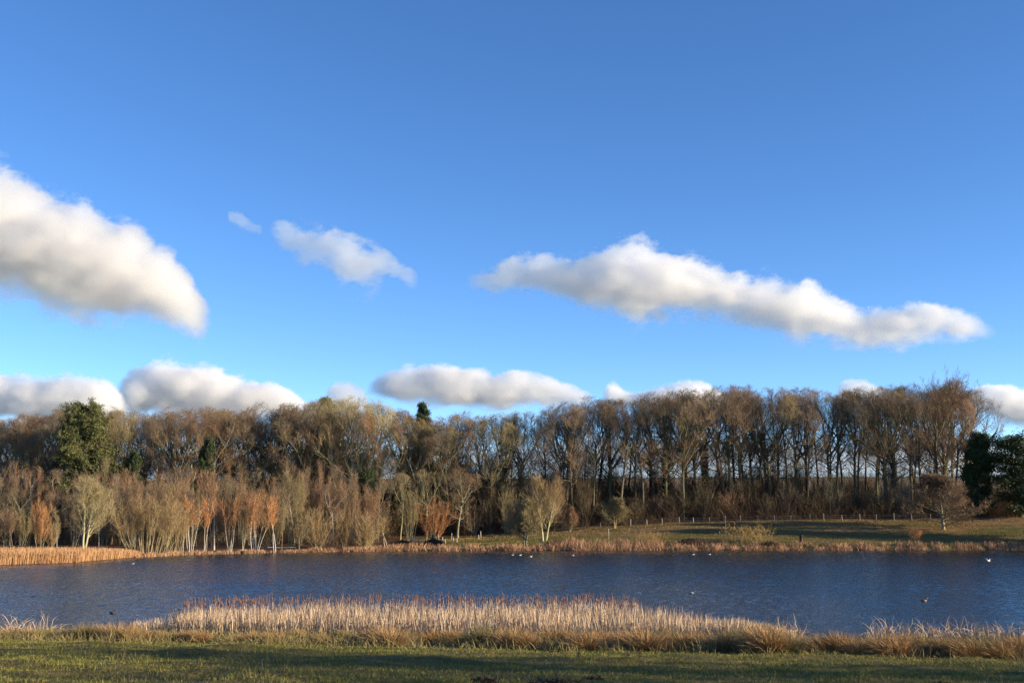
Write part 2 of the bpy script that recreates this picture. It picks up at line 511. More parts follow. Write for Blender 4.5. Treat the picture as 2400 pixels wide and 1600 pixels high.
def twig_layers(T, C, P2, R2, rng, n3, n4, l3, l4, up3, up4, w4, a3=(25, 60), a4=(20, 55), t3=(0.15, 1.0)):
    P3, R3 = children(P2, R2, n3, t3[0], t3[1], a3[0], a3[1], lambda t, p: l3 * (1.1 - 0.35 * t), 4, 0.16, up3, rng, rk=0.6, rmin=0.014)
    C.tubes(P3, R3, 3)
    P4, R4 = children(P3, R3, n4, 0.12, 1.0, a4[0], a4[1], lambda t, p: l4 * (1.15 - 0.4 * t), 3, 0.16, up4, rng, rk=0.6, rmin=0.010)
    Wd = np.tile(np.array([1.0, 0.8, 0.3]) * w4, (len(P4), 1))
    C.ribbons(P4, Wd, rnd_side(len(P4), rng))
    return P3, P4

def dome(g, c, H, W, flat=0.36):
    """keeps a crown inside a rounded outline: what would stick out is drawn in"""
    for V in g.v:
        q = V - np.array([0, 0, c * H])
        d = np.sqrt((q[:, 0] / W) ** 2 + (q[:, 1] / W) ** 2 + (np.maximum(q[:, 2], 0) / (flat * H)) ** 2)
        k = np.where(d > 1, (1 + 0.30 * (d - 1)) / np.maximum(d, 1e-6), 1.0)
        m = V[:, 2] > 0.2 * H
        V[m] = np.array([0, 0, c * H]) + q[m] * k[m][:, None]

def forest_oak(seed, H=22.0, clear=0.38, spread=0.20, r0=0.34, fork=3, dens=1.0, side=8, W=5.6, th=None):
    rng = np.random.default_rng(seed)
    T, C = Geo(), Geo()
    th = th or rng.uniform(0.50, 0.64)
    P0, R0 = stems_line([(0, 0, rng.uniform(0, 5), rng.uniform(0, 360), th, 1)], H, r0, 10, 0.045, 0.03, rng, tip=0.62)
    T.tubes(P0, R0, 8)
    Pa, Ra = children(P0, R0, fork, 0.70, 1.0, 18, 44, lambda t, p: H * (1.06 - th * t), 10, 0.12, 0.075, rng, rk=0.8, jit=0.12, tip=0.16)
    Pb, Rb = children(P0, R0, side, clear / th, 0.96, 45, 80, lambda t, p: H * spread * (1.4 - 0.5 * t), 7, 0.17, 0.07, rng, rk=0.42, rmin=0.03, tip=0.2)
    T.tubes(Pa, Ra, 6); T.tubes(Pb, Rb, 5)
    P2a, R2a = children(Pa, Ra, int(15 * dens), 0.30, 1.0, 22, 55, lambda t, p: H * spread * (1.15 - 0.6 * t), 7, 0.12, 0.06, rng, rk=0.58, rmin=0.03, tip=0.22)
    P2b, R2b = children(Pb, Rb, int(5 * dens), 0.3, 1.0, 25, 55, lambda t, p: H * spread * 0.5, 7, 0.15, 0.07, rng, rk=0.55, tip=0.2)
    T.tubes(P2a, R2a, 4); T.tubes(P2b, R2b, 4)
    P2 = np.concatenate([P2a, P2b[::3]]); R2 = np.concatenate([R2a, R2b[::3]])
    # long straight twigs brushing outwards, densest at the ends of the limbs
    P3, R3 = children(P2, R2, int(9 * dens), 0.42, 1.0, 18, 48, lambda t, p: 2.0 - 0.5 * t, 4, 0.09, 0.045, rng, rk=0.6, rmin=0.013)
    C.tubes(P3, R3, 3)
    P4, R4 = children(P3, R3, int(9 * dens), 0.15, 1.0, 16, 42, lambda t, p: 1.25 - 0.45 * t, 3, 0.08, 0.04, rng, rk=0.6)
    C.ribbons(P4, np.tile(np.array([1.0, 0.8, 0.3]) * 0.0105, (len(P4), 1)), rnd_side(len(P4), rng))
    P5, R5 = children(P0, R0, 16, 0.25, 0.95, 50, 85, lambda t, p: 1.6 + 0 * t, 5, 0.2, 0.06, rng, rk=0.1, rmin=0.02)
    C.tubes(P5, R5, 3)
    P6, R6 = children(P5, R5, 8, 0.2, 1.0, 25, 60, lambda t, p: 0.7 + 0 * t, 3, 0.2, 0.04, rng, rk=0.6)
    C.ribbons(P6, np.tile(np.array([1, .8, .3]) * 0.014, (len(P6), 1)), rnd_side(len(P6), rng))
    dome(T, 0.64, H, W); dome(C, 0.64, H, W)
    return Proto(T.mesh("oak_trunk", M['bark_dark'], True), C.mesh("oak_crown", M['twig_brown']), ('bark_dark', 'twig_brown'))

def round_tree(seed, H=10.0, specs=None, clear=0.22, spread=0.36, r0=0.16, n1=24, up=0.10, a1=(35, 65), bark='bark_pale', twig='twig_pale', n2=8, w4=0.012, l3=1.0, l4=0.6, tmul=1.0):
    """open-grown tree: leading stems, many rising branches, rounded crown of fine twigs"""
    rng = np.random.default_rng(seed)
    T, C = Geo(), Geo()
    specs = specs or [(0, 0, 2, 40, 0.92, 1)]
    P0, R0 = stems_line(specs, H, r0, 11, 0.04, 0.04, rng, tip=0.12)
    T.tubes(P0, R0, 7)
    def l1(t, p):
        u = (t - clear) / (1 - clear)
        return H * spread * np.clip(1.0 - 0.72 * u ** 1.3, 0.15, 1) * (0.75 + 0.5 * np.sin(math.pi * np.clip(u + 0.15, 0, 1)))
    P1, R1 = children(P0, R0, n1, clear, 0.99, a1[0], a1[1], l1, 7, 0.10, up, rng, rk=0.42, jit=0.25)
    T.tubes(P1, R1, 5)
    P2, R2 = children(P1, R1, n2, 0.15, 1.0, 22, 50, lambda t, p: p * 0.42 * (1.15 - 0.5 * t), 5, 0.12, up * 0.8, rng, rk=0.5)
    T.tubes(P2, R2, 3)
    twig_layers(T, C, P2, R2, rng, int(6 * tmul), int(6 * tmul), l3 * H / 10, l4 * H / 10, 0.06, 0.06, w4)
    return Proto(T.mesh("tree_trunk", M[bark], True), C.mesh("tree_crown", M[twig]), (bark, twig))

def fan_tree(seed, H=9.0, n=7, spread=16, r0=0.07, bark='bark_birch', twig='twig_orange', lean=0, foot=0.35, clear=0.42, n1=14, up=0.14, dens=1.0, flat=0.6, lenj=0.22, spl=0.2, a1=(14, 34)):
    """several stems fanning up from one stool, fine bright twigs above"""
    rng = np.random.default_rng(seed)
    T, C = Geo(), Geo()
    specs = []
    for k in range(n):
        u = (k + 0.5) / n * 2 - 1
        az = 0 if u >= 0 else 180
        specs.append((u * foot + rng.normal(0, 0.05), rng.normal(0, foot * flat), abs(u) * spread + lean * (1 if u >= 0 else -1) + rng.normal(0, 2), az + rng.normal(0, 35), 1 - rng.uniform(0, lenj) - 0.10 * abs(u), rng.uniform(0.6, 1.1)))
    P0, R0 = stems_line(specs, H, r0, 10, 0.05, 0.035, rng, tip=0.15)
    T.tubes(P0, R0, 5)
    P1, R1 = children(P0, R0, n1, clear, 1.0, a1[0], a1[1], lambda t, p: H * spl * (1.2 - 0.7 * t), 5, 0.08, up, rng, rk=0.5, rmin=0.014)
    C.tubes(P1, R1, 3)
    P2, R2 = children(P1, R1, int(8 * dens), 0.1, 1.0, 15, 38, lambda t, p: H * 0.085 + 0 * t, 4, 0.10, up * 0.6, rng, rk=0.6, rmin=0.010)
    C.ribbons(P2, np.tile(np.array([1, .9, .7, .3]) * 0.011, (len(P2), 1)), rnd_side(len(P2), rng))
    P3, R3 = children(P2, R2, int(4 * dens), 0.15, 1.0, 15, 40, lambda t, p: H * 0.045 + 0 * t, 3, 0.10, 0.08, rng, rk=0.6)
    C.ribbons(P3, np.tile(np.array([1, .8, .3]) * 0.010, (len(P3), 1)), rnd_side(len(P3), rng))
    return Proto(T.mesh("stool_stems", M[bark], True), C.mesh("stool_crown", M[twig]), (bark, twig))

def clumps(C, P, per, rad, ln, w, rng, up=0.3):
    """leaf or needle sprays round every point of P"""
    S = np.repeat(P, per, 0) + rng.normal(0, rad, (len(P) * per, 3)) * np.array([1, 1, 0.6])
    D = norm(rng.normal(0, 1, (len(S), 3)) + np.array([0, 0, up]))
    Q = np.stack([S, S + D * ln * 0.55, S + D * ln], 1)
    Q += rng.normal(0, ln * 0.05, Q.shape)
    C.ribbons(Q, np.tile(np.array([.6, 1, .3]) * w, (len(S), 1)), norm(np.cross(D, norm(rng.normal(0, 1, D.shape)))))

def pine_tree(seed, H=21.0, lo=0.30, wid=0.26, levels=34, shape=0.75, per=62, rad=0.34, ln=0.42, w=0.05, droop=-0.01, a1=(60, 95), top=0.97, mat='needles', conic=False):
    rng = np.random.default_rng(seed)
    T, C = Geo(), Geo()
    P0, R0 = stems_line([(0, 0, 1, 30, 1, 1)], H, 0.34, 12, 0.02, 0.03, rng, tip=0.1)
    T.tubes(P0, R0, 8)
    def l1(t, p):
        u = np.clip((t - lo) / (1 - lo), 0, 1)
        prof = (1 - u) if conic else np.sqrt(np.clip(1 - (2 * u * shape - 0.25) ** 2, 0.03, 1))
        return H * wid * prof + 0.3
    P1, R1 = children(P0, R0, levels, lo, top, a1[0], a1[1], l1, 6, 0.10, droop + 0.04, rng, rk=0.3, jit=0.3)
    T.tubes(P1, R1, 4)
    P2, R2 = children(P1, R1, 9, 0.25, 1.0, 25, 60, lambda t, p: p * 0.30 + 0.2, 4, 0.15, 0.05, rng, rk=0.5)
    T.tubes(P2, R2, 3)
    clumps(C, np.concatenate([P2[:, -1], P2[:, 1], P1[:, -1]]), per, rad, ln, w, rng)
    return Proto(T.mesh("pine_trunk", M['bark_dark'], True), C.mesh("pine_crown", M[mat]), ('bark_dark', mat))

def ivy_mesh(seed, H, r, n, leaf=0.10):
    rng = np.random.default_rng(seed)
    C = Geo()
    h = rng.uniform(0, 1, n) ** 0.9; a = rng.uniform(0, 2 * math.pi, n)
    rr = r * (0.45 + 0.6 * np.abs(np.sin(h * 9 + 2 * np.sin(a * 2 + seed)))) * (1 - 0.3 * h) * rng.uniform(0.6, 1.15, n)
    P = np.stack([rr * np.cos(a), rr * np.sin(a), h * H], 1)
    clumps(C, P, 5, 0.14, leaf * 2.4, leaf, rng, up=-0.2)
    return C.mesh("ivy", M['ivy'])

def shrub(seed, H=3.0, n=26, spread=38, twig='twig_willow', bark='bark_willow', r0=0.035, dens=1.0, foot=0.5, up=0.03):
    rng = np.random.default_rng(seed)
    T, C = Geo(), Geo()
    specs = [(rng.normal(0, foot * 0.4), rng.normal(0, foot * 0.4), abs(rng.normal(0, spread * 0.6)) + 3, rng.uniform(0, 360), rng.uniform(0.65, 1.0), rng.uniform(0.6, 1.1)) for _ in range(n)]
    P0, R0 = stems_line(specs, H, r0, 7, 0.07, up, rng)
    T.tubes(P0, R0, 4)
    P1, R1 = children(P0, R0, int(10 * dens), 0.2, 1.0, 15, 45, lambda t, p: H * 0.30 * (1.2 - 0.6 * t), 4, 0.12, 0.08, rng, rk=0.6, rmin=0.011)
    C.tubes(P1, R1, 3)
    P2, R2 = children(P1, R1, int(7 * dens), 0.1, 1.0, 18, 45, lambda t, p: H * 0.12 + 0 * t, 3, 0.12, 0.06, rng, rk=0.6)
    C.ribbons(P2, np.tile(np.array([1, .8, .3]) * 0.013, (len(P2), 1)), rnd_side(len(P2), rng))
    return Proto(T.mesh("shrub_stems", M[bark], True), C.mesh("shrub_twigs", M[twig]), (bark, twig))

def plant_tree(name, proto, px, Y, top_py, label, cat, group=None, width=1.0, rot=0.0, mats=None, trunk_name="trunk", crown_name="crown", ivy=None, half_px=None, loc=None, height=None):
    p = loc or spot(px, Y)
    if height is None:
        height = at(px, top_py, Y).z - p.z
    s = height / proto.H
    sx = s * width
    if half_px is not None:
        sx = half_px / F * Y / proto.W
    o = bpy.data.objects.new(name, None); COL.objects.link(o)
    o.empty_display_size = 0.5
    o.location = p; o.rotation_euler = (0, 0, rot); o.scale = (sx, sx, s)
    tag(o, label, cat, group)
    b, t = mats or proto.mats
    link(trunk_name, proto.trunk, o, None, M[b])
    link(crown_name, proto.crown, o, None, M[t])
    if ivy is not None:
        iv = link("ivy", ivy, o)
        iv.scale = (1, 1, 1)
    return o

ORD = ["first", "second", "third", "fourth", "fifth", "sixth", "seventh", "eighth", "ninth", "tenth", "eleventh", "twelfth", "thirteenth", "fourteenth", "fifteenth", "sixteenth",
       "seventeenth", "eighteenth", "nineteenth", "twentieth", "twenty-first", "twenty-second", "twenty-third", "twenty-fourth", "twenty-fifth", "twenty-sixth", "twenty-seventh", "twenty-eighth"]

def beside(items, marks):
    """for things at picture columns ITEMS say how each is counted from the nearest of MARKS [(px, text)]"""
    out = {}
    for m_i, (mp, mt) in enumerate(marks):
        own = [i for i, px in enumerate(items) if min(range(len(marks)), key=lambda k: abs(marks[k][0] - px)) == m_i]
        left = sorted([i for i in own if items[i] < mp], key=lambda i: -items[i])
        right = sorted([i for i in own if items[i] >= mp], key=lambda i: items[i])
        for side, lst in (("left", left), ("right", right)):
            for k, i in enumerate(lst):
                out[i] = (ORD[k], side, mt)
    return out

# ------------------------------------------------------------------ the belt of tall bare trees behind the far bank
rng = np.random.default_rng(4)
OAKS = [forest_oak(100 + k, 22.0, clear=(0.26, 0.32, 0.36, 0.28, 0.36, 0.24, 0.30, 0.33)[k], spread=(0.20, 0.18, 0.165, 0.22, 0.17, 0.19, 0.16, 0.20)[k], r0=(0.31, 0.26, 0.22, 0.36, 0.24, 0.28, 0.19, 0.30)[k],
                   fork=(5, 4, 3, 5, 3, 5, 3, 6)[k], side=(13, 11, 12, 13, 10, 14, 10, 12)[k], W=(5.8, 5.2, 4.6, 6.6, 4.8, 6.0, 4.2, 6.4)[k]) for k in range(8)]
IVY = [ivy_mesh(7, 12.0, 0.62, 620), ivy_mesh(8, 8.0, 0.6, 420)]
SKY_PX = [-60, 0, 100, 180, 250, 330, 400, 470, 560, 630, 690, 720, 790, 860, 920, 960, 1010, 1080, 1150, 1200, 1260, 1320, 1380, 1440, 1500, 1560, 1620, 1700, 1760, 1830, 1870, 1930, 1990, 2060, 2110, 2170, 2230, 2460]
SKY_PY = [975, 975, 965, 945, 955, 962, 955, 958, 950, 945, 950, 940, 925, 935, 950, 968, 970, 967, 967, 962, 952, 942, 932, 930, 930, 918, 910, 905, 902, 910, 900, 908, 905, 905, 900, 892, 905, 905]
MARKS = [(190, "the green pine"), (600, "the white multi-stemmed birch"), (984, "the dark pointed conifer"), (1262, "the pale twin-trunked ash"), (1760, "the golden willow scrub"), (2211, "the lone field tree")]
rows = [("front", 211.5, 50, 8), ("middle", 219.0, 43, -6), ("back", 229.0, 42, -10), ("rearmost", 241.0, 46, -10)]
for rname, Y0, step, lift in rows:
    pxs, spec = [], []
    px = -50 + {"front": 0, "middle": 31, "back": 15, "rearmost": 8}[rname]
    while px < (2262 if rname != "rearmost" else 960):
        p = px + rng.uniform(-0.30, 0.30) * step
        if not (rname == "front" and 150 < p < 235) and not (2030 < p < 2062 and rname == 'front'):
            pxs.append(p)
        px += step
    txt = beside(pxs, MARKS)
    for i, p in enumerate(pxs):
        k = int(rng.integers(0, 8))
        Yt = Y0 + rng.uniform(-3, 3)
        top = float(np.interp(p, SKY_PX, SKY_PY)) + rng.uniform(-4, 9) + (rng.uniform(0, 34) if rname == "front" else 0) + (6 if rname == 'back' else 0)
        tone = rng.random()
        left = p < 1000
        if left:
            mats = ('bark_grey', 'twig_olive') if tone < 0.38 else (('bark_dark', 'twig_brown') if tone < 0.8 else ('bark_grey', 'twig_red'))
        else:
            mats = ('bark_dark', 'twig_brown') if tone < 0.72 else (('bark_dark', 'twig_olive') if tone < 0.86 else ('bark_dark', 'twig_red'))
        if 755 < p < 905 and rname != "front": mats = ('bark_pale', 'twig_pale')
        word = {'twig_pale': "pale grey", 'twig_olive': "olive-brown", 'twig_brown': "brown", 'twig_red': "reddish brown"}[mats[1]]
        o_, side, mt = txt[i]
        iv = None
        if (rname != "back") and rng.random() < (0.30 if left else 0.14):
            iv = IVY[int(rng.integers(0, 2))]
        lab = f"bare {word} tree, wood's {rname} rank, {o_} {side} of {mt}"
        plant_tree("forest_tree", OAKS[k], p, Yt, top, lab, "tree", "tall bare trees of the wood across the lake", width=rng.uniform(0.85, 1.15), rot=rng.uniform(0, 6.28), mats=mats, ivy=iv)

# big trees that stand out at the right end of the wood
plant_tree("forest_tree", OAKS[3], 2082, 211, 915, "stout grey-green oak with thick sunlit trunk standing alone behind the fence", "tree", "tall bare trees of the wood across the lake", width=1.15, rot=1.0, mats=('bark_dark', 'twig_brown'))
BIG = round_tree(61, 24.0, clear=0.26, spread=0.42, r0=0.42, n1=46, up=0.09, a1=(30, 58), bark='bark_dark', twig='twig_brown', n2=10, w4=0.02, l3=0.62, l4=0.34, tmul=1.15)
plant_tree("forest_tree", BIG, 2216, 222, 880, "tallest bare tree with wide fan-shaped crown at the wood's right end", "tree", "tall bare trees of the wood across the lake", half_px=95, rot=0.4, mats=('bark_dark', 'twig_brown'))

# ------------------------------------------------------------------ evergreens
PINE = pine_tree(11, 21.0, lo=0.28, wid=0.23, levels=56, shape=0.60, per=46, rad=0.32)
plant_tree("pine_tree", PINE, 188, 204, 944, "large green pine with dense needles rising among the bare trees", "tree", half_px=58)
SPIRE = pine_tree(12, 22.0, lo=0.2, wid=0.20, levels=70, conic=True, mat='ivy', per=30, rad=0.24, ln=0.34)
plant_tree("conifer_tree", SPIRE, 984, 224, 946, "dark pointed conifer poking above the bare treetops", "tree", half_px=44)
plant_tree("conifer_tree", SPIRE, 752, 232, 934, "dark conifer top half hidden in bare grey crowns", "tree", half_px=60, mats=('bark_dark', 'needles'))
IVYT = pine_tree(13, 15.0, lo=0.03, wid=0.17, levels=60, shape=0.55, per=44, rad=0.42, ln=0.34, w=0.07, a1=(40, 85), mat='ivy')
IVYT2 = pine_tree(14, 15.0, lo=0.05, wid=0.20, levels=44, shape=0.55, per=28, rad=0.55, ln=0.34, w=0.06, a1=(35, 85), mat='ivy')
plant_tree("ivy_clad_tree", IVYT, 2290, 208, 1016, "narrow dark tree smothered in ivy beside the wide bare crown", "tree", half_px=35)
plant_tree("ivy_clad_tree", IVYT2, 2392, 206, 1018, "broad dark ivy-covered tree cut by the photo's right edge", "tree", half_px=58)
plant_tree("ivy_clad_tree", IVYT, 112, 192, 1108, "short dark ivy-clad tree behind the orange willow left of the pale ash", "tree", half_px=22)
plant_tree("ivy_clad_tree", IVYT2, 860, 203, 1098, "low dark green ivy-covered tree behind the rounded willow bushes", "tree", half_px=26)
plant_tree("ivy_clad_tree", IVYT, 292, 200, 1060, "dark ivy-clad tree just right of the green pine", "tree", half_px=22)
plant_tree("ivy_clad_tree", IVYT, 468, 204, 1030, "tall dark ivy-clad tree behind the red birch crowns", "tree", half_px=20)
plant_tree("ivy_clad_tree", IVYT2, 2500, 179, 1060, "dark evergreen just outside the right edge", "tree", half_px=60)

# ------------------------------------------------------------------ single trees and stools in front of the wood
ASH = round_tree(21, 10.0, specs=[(-0.12, 0, 3, 180, 0.93, 1), (0.18, 0.05, 5, 10, 0.88, 0.9)], clear=0.26, spread=0.30, r0=0.17, n1=18, up=0.12, a1=(26, 56), n2=6, tmul=0.84, w4=0.008, l4=0.8, l3=1.2)
ASH2 = round_tree(22, 10.0, specs=[(0, 0, 2, 180, 0.92, 1), (0.05, 0, 10, 5, 0.85, 0.85)], clear=0.22, spread=0.36, r0=0.16, n1=18, n2=6, w4=0.009, l4=0.8, l3=1.2)
FIELD = round_tree(23, 8.0, clear=0.09, spread=0.40, r0=0.13, n1=50, up=0.09, a1=(34, 80), bark='bark_grey', twig='twig_brown', n2=9, w4=0.012, l3=0.8, l4=0.5, tmul=1.2)
SMALL = round_tree(24, 5.0, specs=[(0, 0, 7, 180, 0.88, 1), (0.1, 0, 8, 0, 0.92, 0.9)], clear=0.16, spread=0.36, r0=0.11, n1=26, up=0.08, a1=(30, 75), bark='bark_willow', twig='twig_olive', n2=6, w4=0.009, l3=1.1, l4=0.7)
TALLB = fan_tree(31, 12, 2, 4, r0=0.10, twig='twig_red', clear=0.38, n1=34, foot=0.2, spl=0.16, dens=1.1)
OFAN = [fan_tree(40, 9, 7, 15), fan_tree(41, 9, 4, 9, clear=0.5), fan_tree(42, 9, 3, 6, clear=0.45), fan_tree(43, 9, 12, 17, bark='bark_willow', clear=0.3, dens=1.1)]
SLIM = [fan_tree(44, 9, 1, 2, clear=0.30, n1=26, foot=0.02, twig='twig_olive', spl=0.14), fan_tree(45, 9, 2, 6, clear=0.45, n1=22, foot=0.15, twig='twig_orange', spl=0.16)]
COPP = fan_tree(46, 10, 46, 24, r0=0.06, bark='bark_willow', twig='twig_willow', foot=2.8, clear=0.40, n1=12, dens=0.9, lenj=0.35, flat=0.3, spl=0.17)
POLL = fan_tree(47, 8, 13, 40, r0=0.085, bark='bark_willow', twig='twig_orange', foot=0.4, clear=0.22, n1=16, up=0.10, dens=1.0, spl=0.24)
THICK = [fan_tree(48, 10, 13, 17, r0=0.055, bark='bark_grey', twig='twig_red', foot=1.1, clear=0.32, n1=16, dens=1.0, flat=0.8, lenj=0.3, spl=0.2), fan_tree(49, 10, 9, 20, r0=0.065, bark='bark_birch', twig='twig_red', foot=0.8, clear=0.38, n1=18, dens=1.05, flat=0.8, lenj=0.3, spl=0.22)]
ROUND = [shrub(50 + k, 6.0, 40, 36, dens=1.1, up=0.035, r0=0.045) for k in range(3)]
HAZEL = [shrub(55 + k, 5.0, 30, 46, twig='twig_brown', bark='bark_grey', r0=0.05, up=-0.01) for k in range(3)]
YOUNG = shrub(58, 3.0, 16, 22, twig='twig_orange', bark='bark_willow', r0=0.025, dens=0.9, foot=0.5)
WISP = shrub(59, 3.0, 60, 26, twig='twig_gold', bark='bark_willow', r0=0.012, dens=0.5, foot=2.4)

BK = "trees and willow stools on the left bank"
def bank(name, proto, px, Y, top, label, cat="tree", hp=None, mats=None, rot=None, group=None, tn="trunk", cn="crown", width=1.0):
    return plant_tree(name, proto, px, Y, top, label, cat, group, width=width, half_px=hp, mats=mats, rot=0.0 if rot is None else rot, trunk_name=tn, crown_name=cn)

bank("willow_stool", OFAN[3], 92, 146, 1172, "orange-tipped willow stool behind the golden reeds, left of a white birch", hp=24, tn="stems")
bank("willow_stool", OFAN[3], 118, 148, 1222, "low olive willow stool at the foot of a slim white birch", hp=20, mats=('bark_willow', 'twig_willow'), tn="stems", rot=2.0)
bank("birch_tree", SLIM[0], 132, 146, 1188, "slim white birch with few twigs standing behind the golden reeds", hp=13, mats=('bark_birch', 'twig_olive'))
bank("ash_tree", ASH2, 196, 150, 1118, "pale yellow-green ash with forked trunk behind the golden reeds", hp=56)
bank("birch_tree", SLIM[0], 230, 158, 1166, "thin white birch stem just right of the pale forked ash", hp=12, rot=1, mats=('bark_birch', 'twig_brown'))
bank("willow_coppice", COPP, 345, 154, 1160, "great olive-brown coppiced willow of many leaning stems at the water's edge", hp=78, tn="stems")
bank("willow_coppice", COPP, 404, 158, 1176, "dense upright willow rods right of the great leaning coppice", hp=34, tn="stems", rot=3.14, mats=('bark_willow', 'twig_willow'))
bank("birch_stool", OFAN[1], 446, 159, 1160, "orange-crowned birch clump of four stems nearest the great coppice", hp=28, tn="stems")
bank("birch_stool", OFAN[2], 428, 160, 1170, "slender orange birch pair squeezed against the willow rods", hp=18, tn="stems", rot=1.2)
bank("birch_stool", OFAN[2], 481, 161, 1166, "narrow bright orange birch clump left of the tall white-trunked birch", hp=18, tn="stems", rot=0.4)
bank("birch_tree", TALLB, 499, 167, 1100, "tall white-trunked birch with purplish crown behind the orange birches", hp=30)
bank("birch_stool", OFAN[1], 538, 164, 1160, "red-orange birch clump with two leaning white stems", hp=24, tn="stems", rot=3.0)
bank("small_tree", ASH2, 569, 166, 1188, "small bare tree with straight pale trunk beside the white fan birch", hp=22, mats=('bark_pale', 'twig_willow'))
bank("birch_stool", OFAN[0], 598, 164, 1152, "white multi-stemmed birch fanning into an orange crown", hp=36, tn="stems")
bank("birch_stool", SLIM[1], 644, 166, 1158, "orange-topped birch of two close white stems left of olive trees", hp=17, tn="stems")
bank("birch_tree", SLIM[0], 660, 168, 1172, "thin brown-grey stem right of the orange-topped birch", hp=12, rot=2, mats=('bark_willow', 'twig_olive'))
bank("ash_tree", ASH, 678, 171, 1098, "tall olive ash with two slanting trunks behind the round willows", hp=32, mats=('bark_willow', 'twig_olive'))
bank("birch_tree", SLIM[0], 702, 172, 1150, "slender pale stem between the olive ash and the round willow", hp=13, rot=4, mats=('bark_birch', 'twig_willow'))
bank("birch_tree", THICK[1], 762, 190, 1082, "white-limbed birch with reddish crown behind the round willow bushes", hp=42, rot=0.3, mats=('bark_birch', 'twig_red'))
RW = "round willow bushes on the left bank"
bank("willow_bush", ROUND[0], 741, 170, 1188, "round olive willow bush, leftmost of the three at the water's edge", "bush", hp=40, tn="stems", cn="twigs", group=RW)
bank("willow_bush", ROUND[1], 806, 173, 1192, "round olive willow bush, middle of the three at the water's edge", "bush", hp=36, tn="stems", cn="twigs", group=RW)
bank("willow_bush", ROUND[2], 858, 173, 1196, "round olive willow bush, rightmost of the three at the water's edge", "bush", hp=36, tn="stems", cn="twigs", group=RW)
bank("birch_tree", SLIM[1], 905, 176, 1206, "little white-stemmed birch right of the three round willow bushes", hp=20, mats=('bark_birch', 'twig_willow'))
bank("pollard_willow", POLL, 1012, 186, 1166, "wide orange pollard willow beside the timber rail", hp=46, tn="stems")
bank("oak_tree", OAKS[0], 1072, 203, 1096, "gnarled pale oak with crooked limbs right of the orange pollard", hp=52, mats=('bark_grey', 'twig_brown'))
bank("oak_tree", OAKS[3], 1000, 205, 1100, "squat green-barked oak behind the orange pollard willow", hp=46, mats=('bark_pale', 'twig_olive'), rot=2)
bank("oak_tree", OAKS[1], 938, 203, 1106, "small lichen-pale oak behind the little white-stemmed birch", hp=40, mats=('bark_pale', 'twig_olive'), rot=1)
bank("ash_tree", ASH, 1275, 178, 1112, "pale twin-trunked ash glowing yellow on the far shore", hp=46, mats=('bark_pale', 'twig_willow'))
bank("small_tree", SMALL, 1229, 178, 1170, "dark-trunked small tree left of the pale twin-trunked ash", hp=42, mats=('bark_grey', 'twig_olive'))
bank("small_tree", SMALL, 1336, 200, 1188, "small russet-twigged tree right of the pale twin-trunked ash", hp=18, mats=('bark_willow', 'twig_red'))
bank("small_tree", SMALL, 1440, 202, 1166, "small yellow-green tree standing on the fence line", hp=30, mats=('bark_willow', 'twig_olive'), rot=0.6)
bank("field_tree", FIELD, 2211, 192, 1110, "lone spreading bare tree on the grass bank at the right", hp=74)
bank("willow_scrub", WISP, 1752, 179, 1226, "golden wispy willow scrub at the water's edge below the fence", "bush", hp=60, tn="stems", cn="twigs")
bank("willow_scrub", WISP, 1528, 179, 1244, "faint thin golden willow rods standing in the shore sedge", "bush", hp=36, tn="stems", cn="twigs", rot=2)
bank("young_willow", YOUNG, 2146, 181, 1234, "small orange willow stool on the right shore, the taller of two", "bush", hp=17, tn="stems", mats=('bark_willow', 'twig_orange'))
bank("young_willow", YOUNG, 2328, 180, 1252, "small orange willow stool near the gull, the lower of two", "bush", hp=15, tn="stems", rot=1.5, mats=('bark_willow', 'twig_orange'))

# brown and purple crowns between the bank trees and the wood
mid = [(-30, 188, 1100, 40, 'twig_brown'), (44, 184, 1140, 34, 'twig_brown'), (96, 188, 1100, 34, 'twig_red'), (126, 180, 1150, 30, 'twig_brown'), (202, 184, 1112, 36, 'twig_red'), (244, 178, 1140, 32, 'twig_brown'), (280, 182, 1130, 34, 'twig_willow'), (316, 176, 1140, 30, 'twig_red'), (350, 180, 1118, 32, 'twig_brown'), (390, 180, 1128, 32, 'twig_willow'), (428, 184, 1116, 32, 'twig_red'), (460, 176, 1148, 28, 'twig_brown'), (512, 182, 1132, 30, 'twig_willow'), (548, 182, 1126, 30, 'twig_brown'), (588, 180, 1140, 30, 'twig_red'), (630, 182, 1136, 30, 'twig_brown'), (690, 186, 1124, 32, 'twig_red'), (728, 190, 1112, 32, 'twig_brown'), (780, 188, 1130, 32, 'twig_red'), (826, 190, 1128, 32, 'twig_brown'), (868, 192, 1136, 32, 'twig_red'), (-8, 186, 1120, 42, 'twig_willow'), (30, 190, 1082, 40, 'twig_red'), (64, 194, 1092, 34, 'twig_red'), (16, 176, 1186, 36, 'twig_brown'), (52, 178, 1196, 30, 'twig_olive'), (150, 186, 1096, 40, 'twig_brown'), (222, 190, 1072, 44, 'twig_olive'), (262, 182, 1108, 36, 'twig_red'),
       (176, 178, 1148, 36, 'twig_brown'), (298, 190, 1098, 40, 'twig_red'), (330, 184, 1122, 36, 'twig_brown'), (368, 188, 1106, 40, 'twig_red'), (412, 192, 1088, 38, 'twig_brown'), (446, 180, 1136, 30, 'twig_olive'), (476, 194, 1100, 36, 'twig_red'),
       (530, 190, 1112, 34, 'twig_brown'), (566, 186, 1110, 36, 'twig_red'), (610, 194, 1096, 38, 'twig_olive'), (646, 188, 1118, 34, 'twig_red'), (706, 196, 1092, 38, 'twig_brown'), (800, 198, 1088, 36, 'twig_brown'), (846, 194, 1130, 34, 'twig_brown'), (886, 198, 1120, 34, 'twig_brown'), (960, 200, 1140, 30, 'twig_olive')]
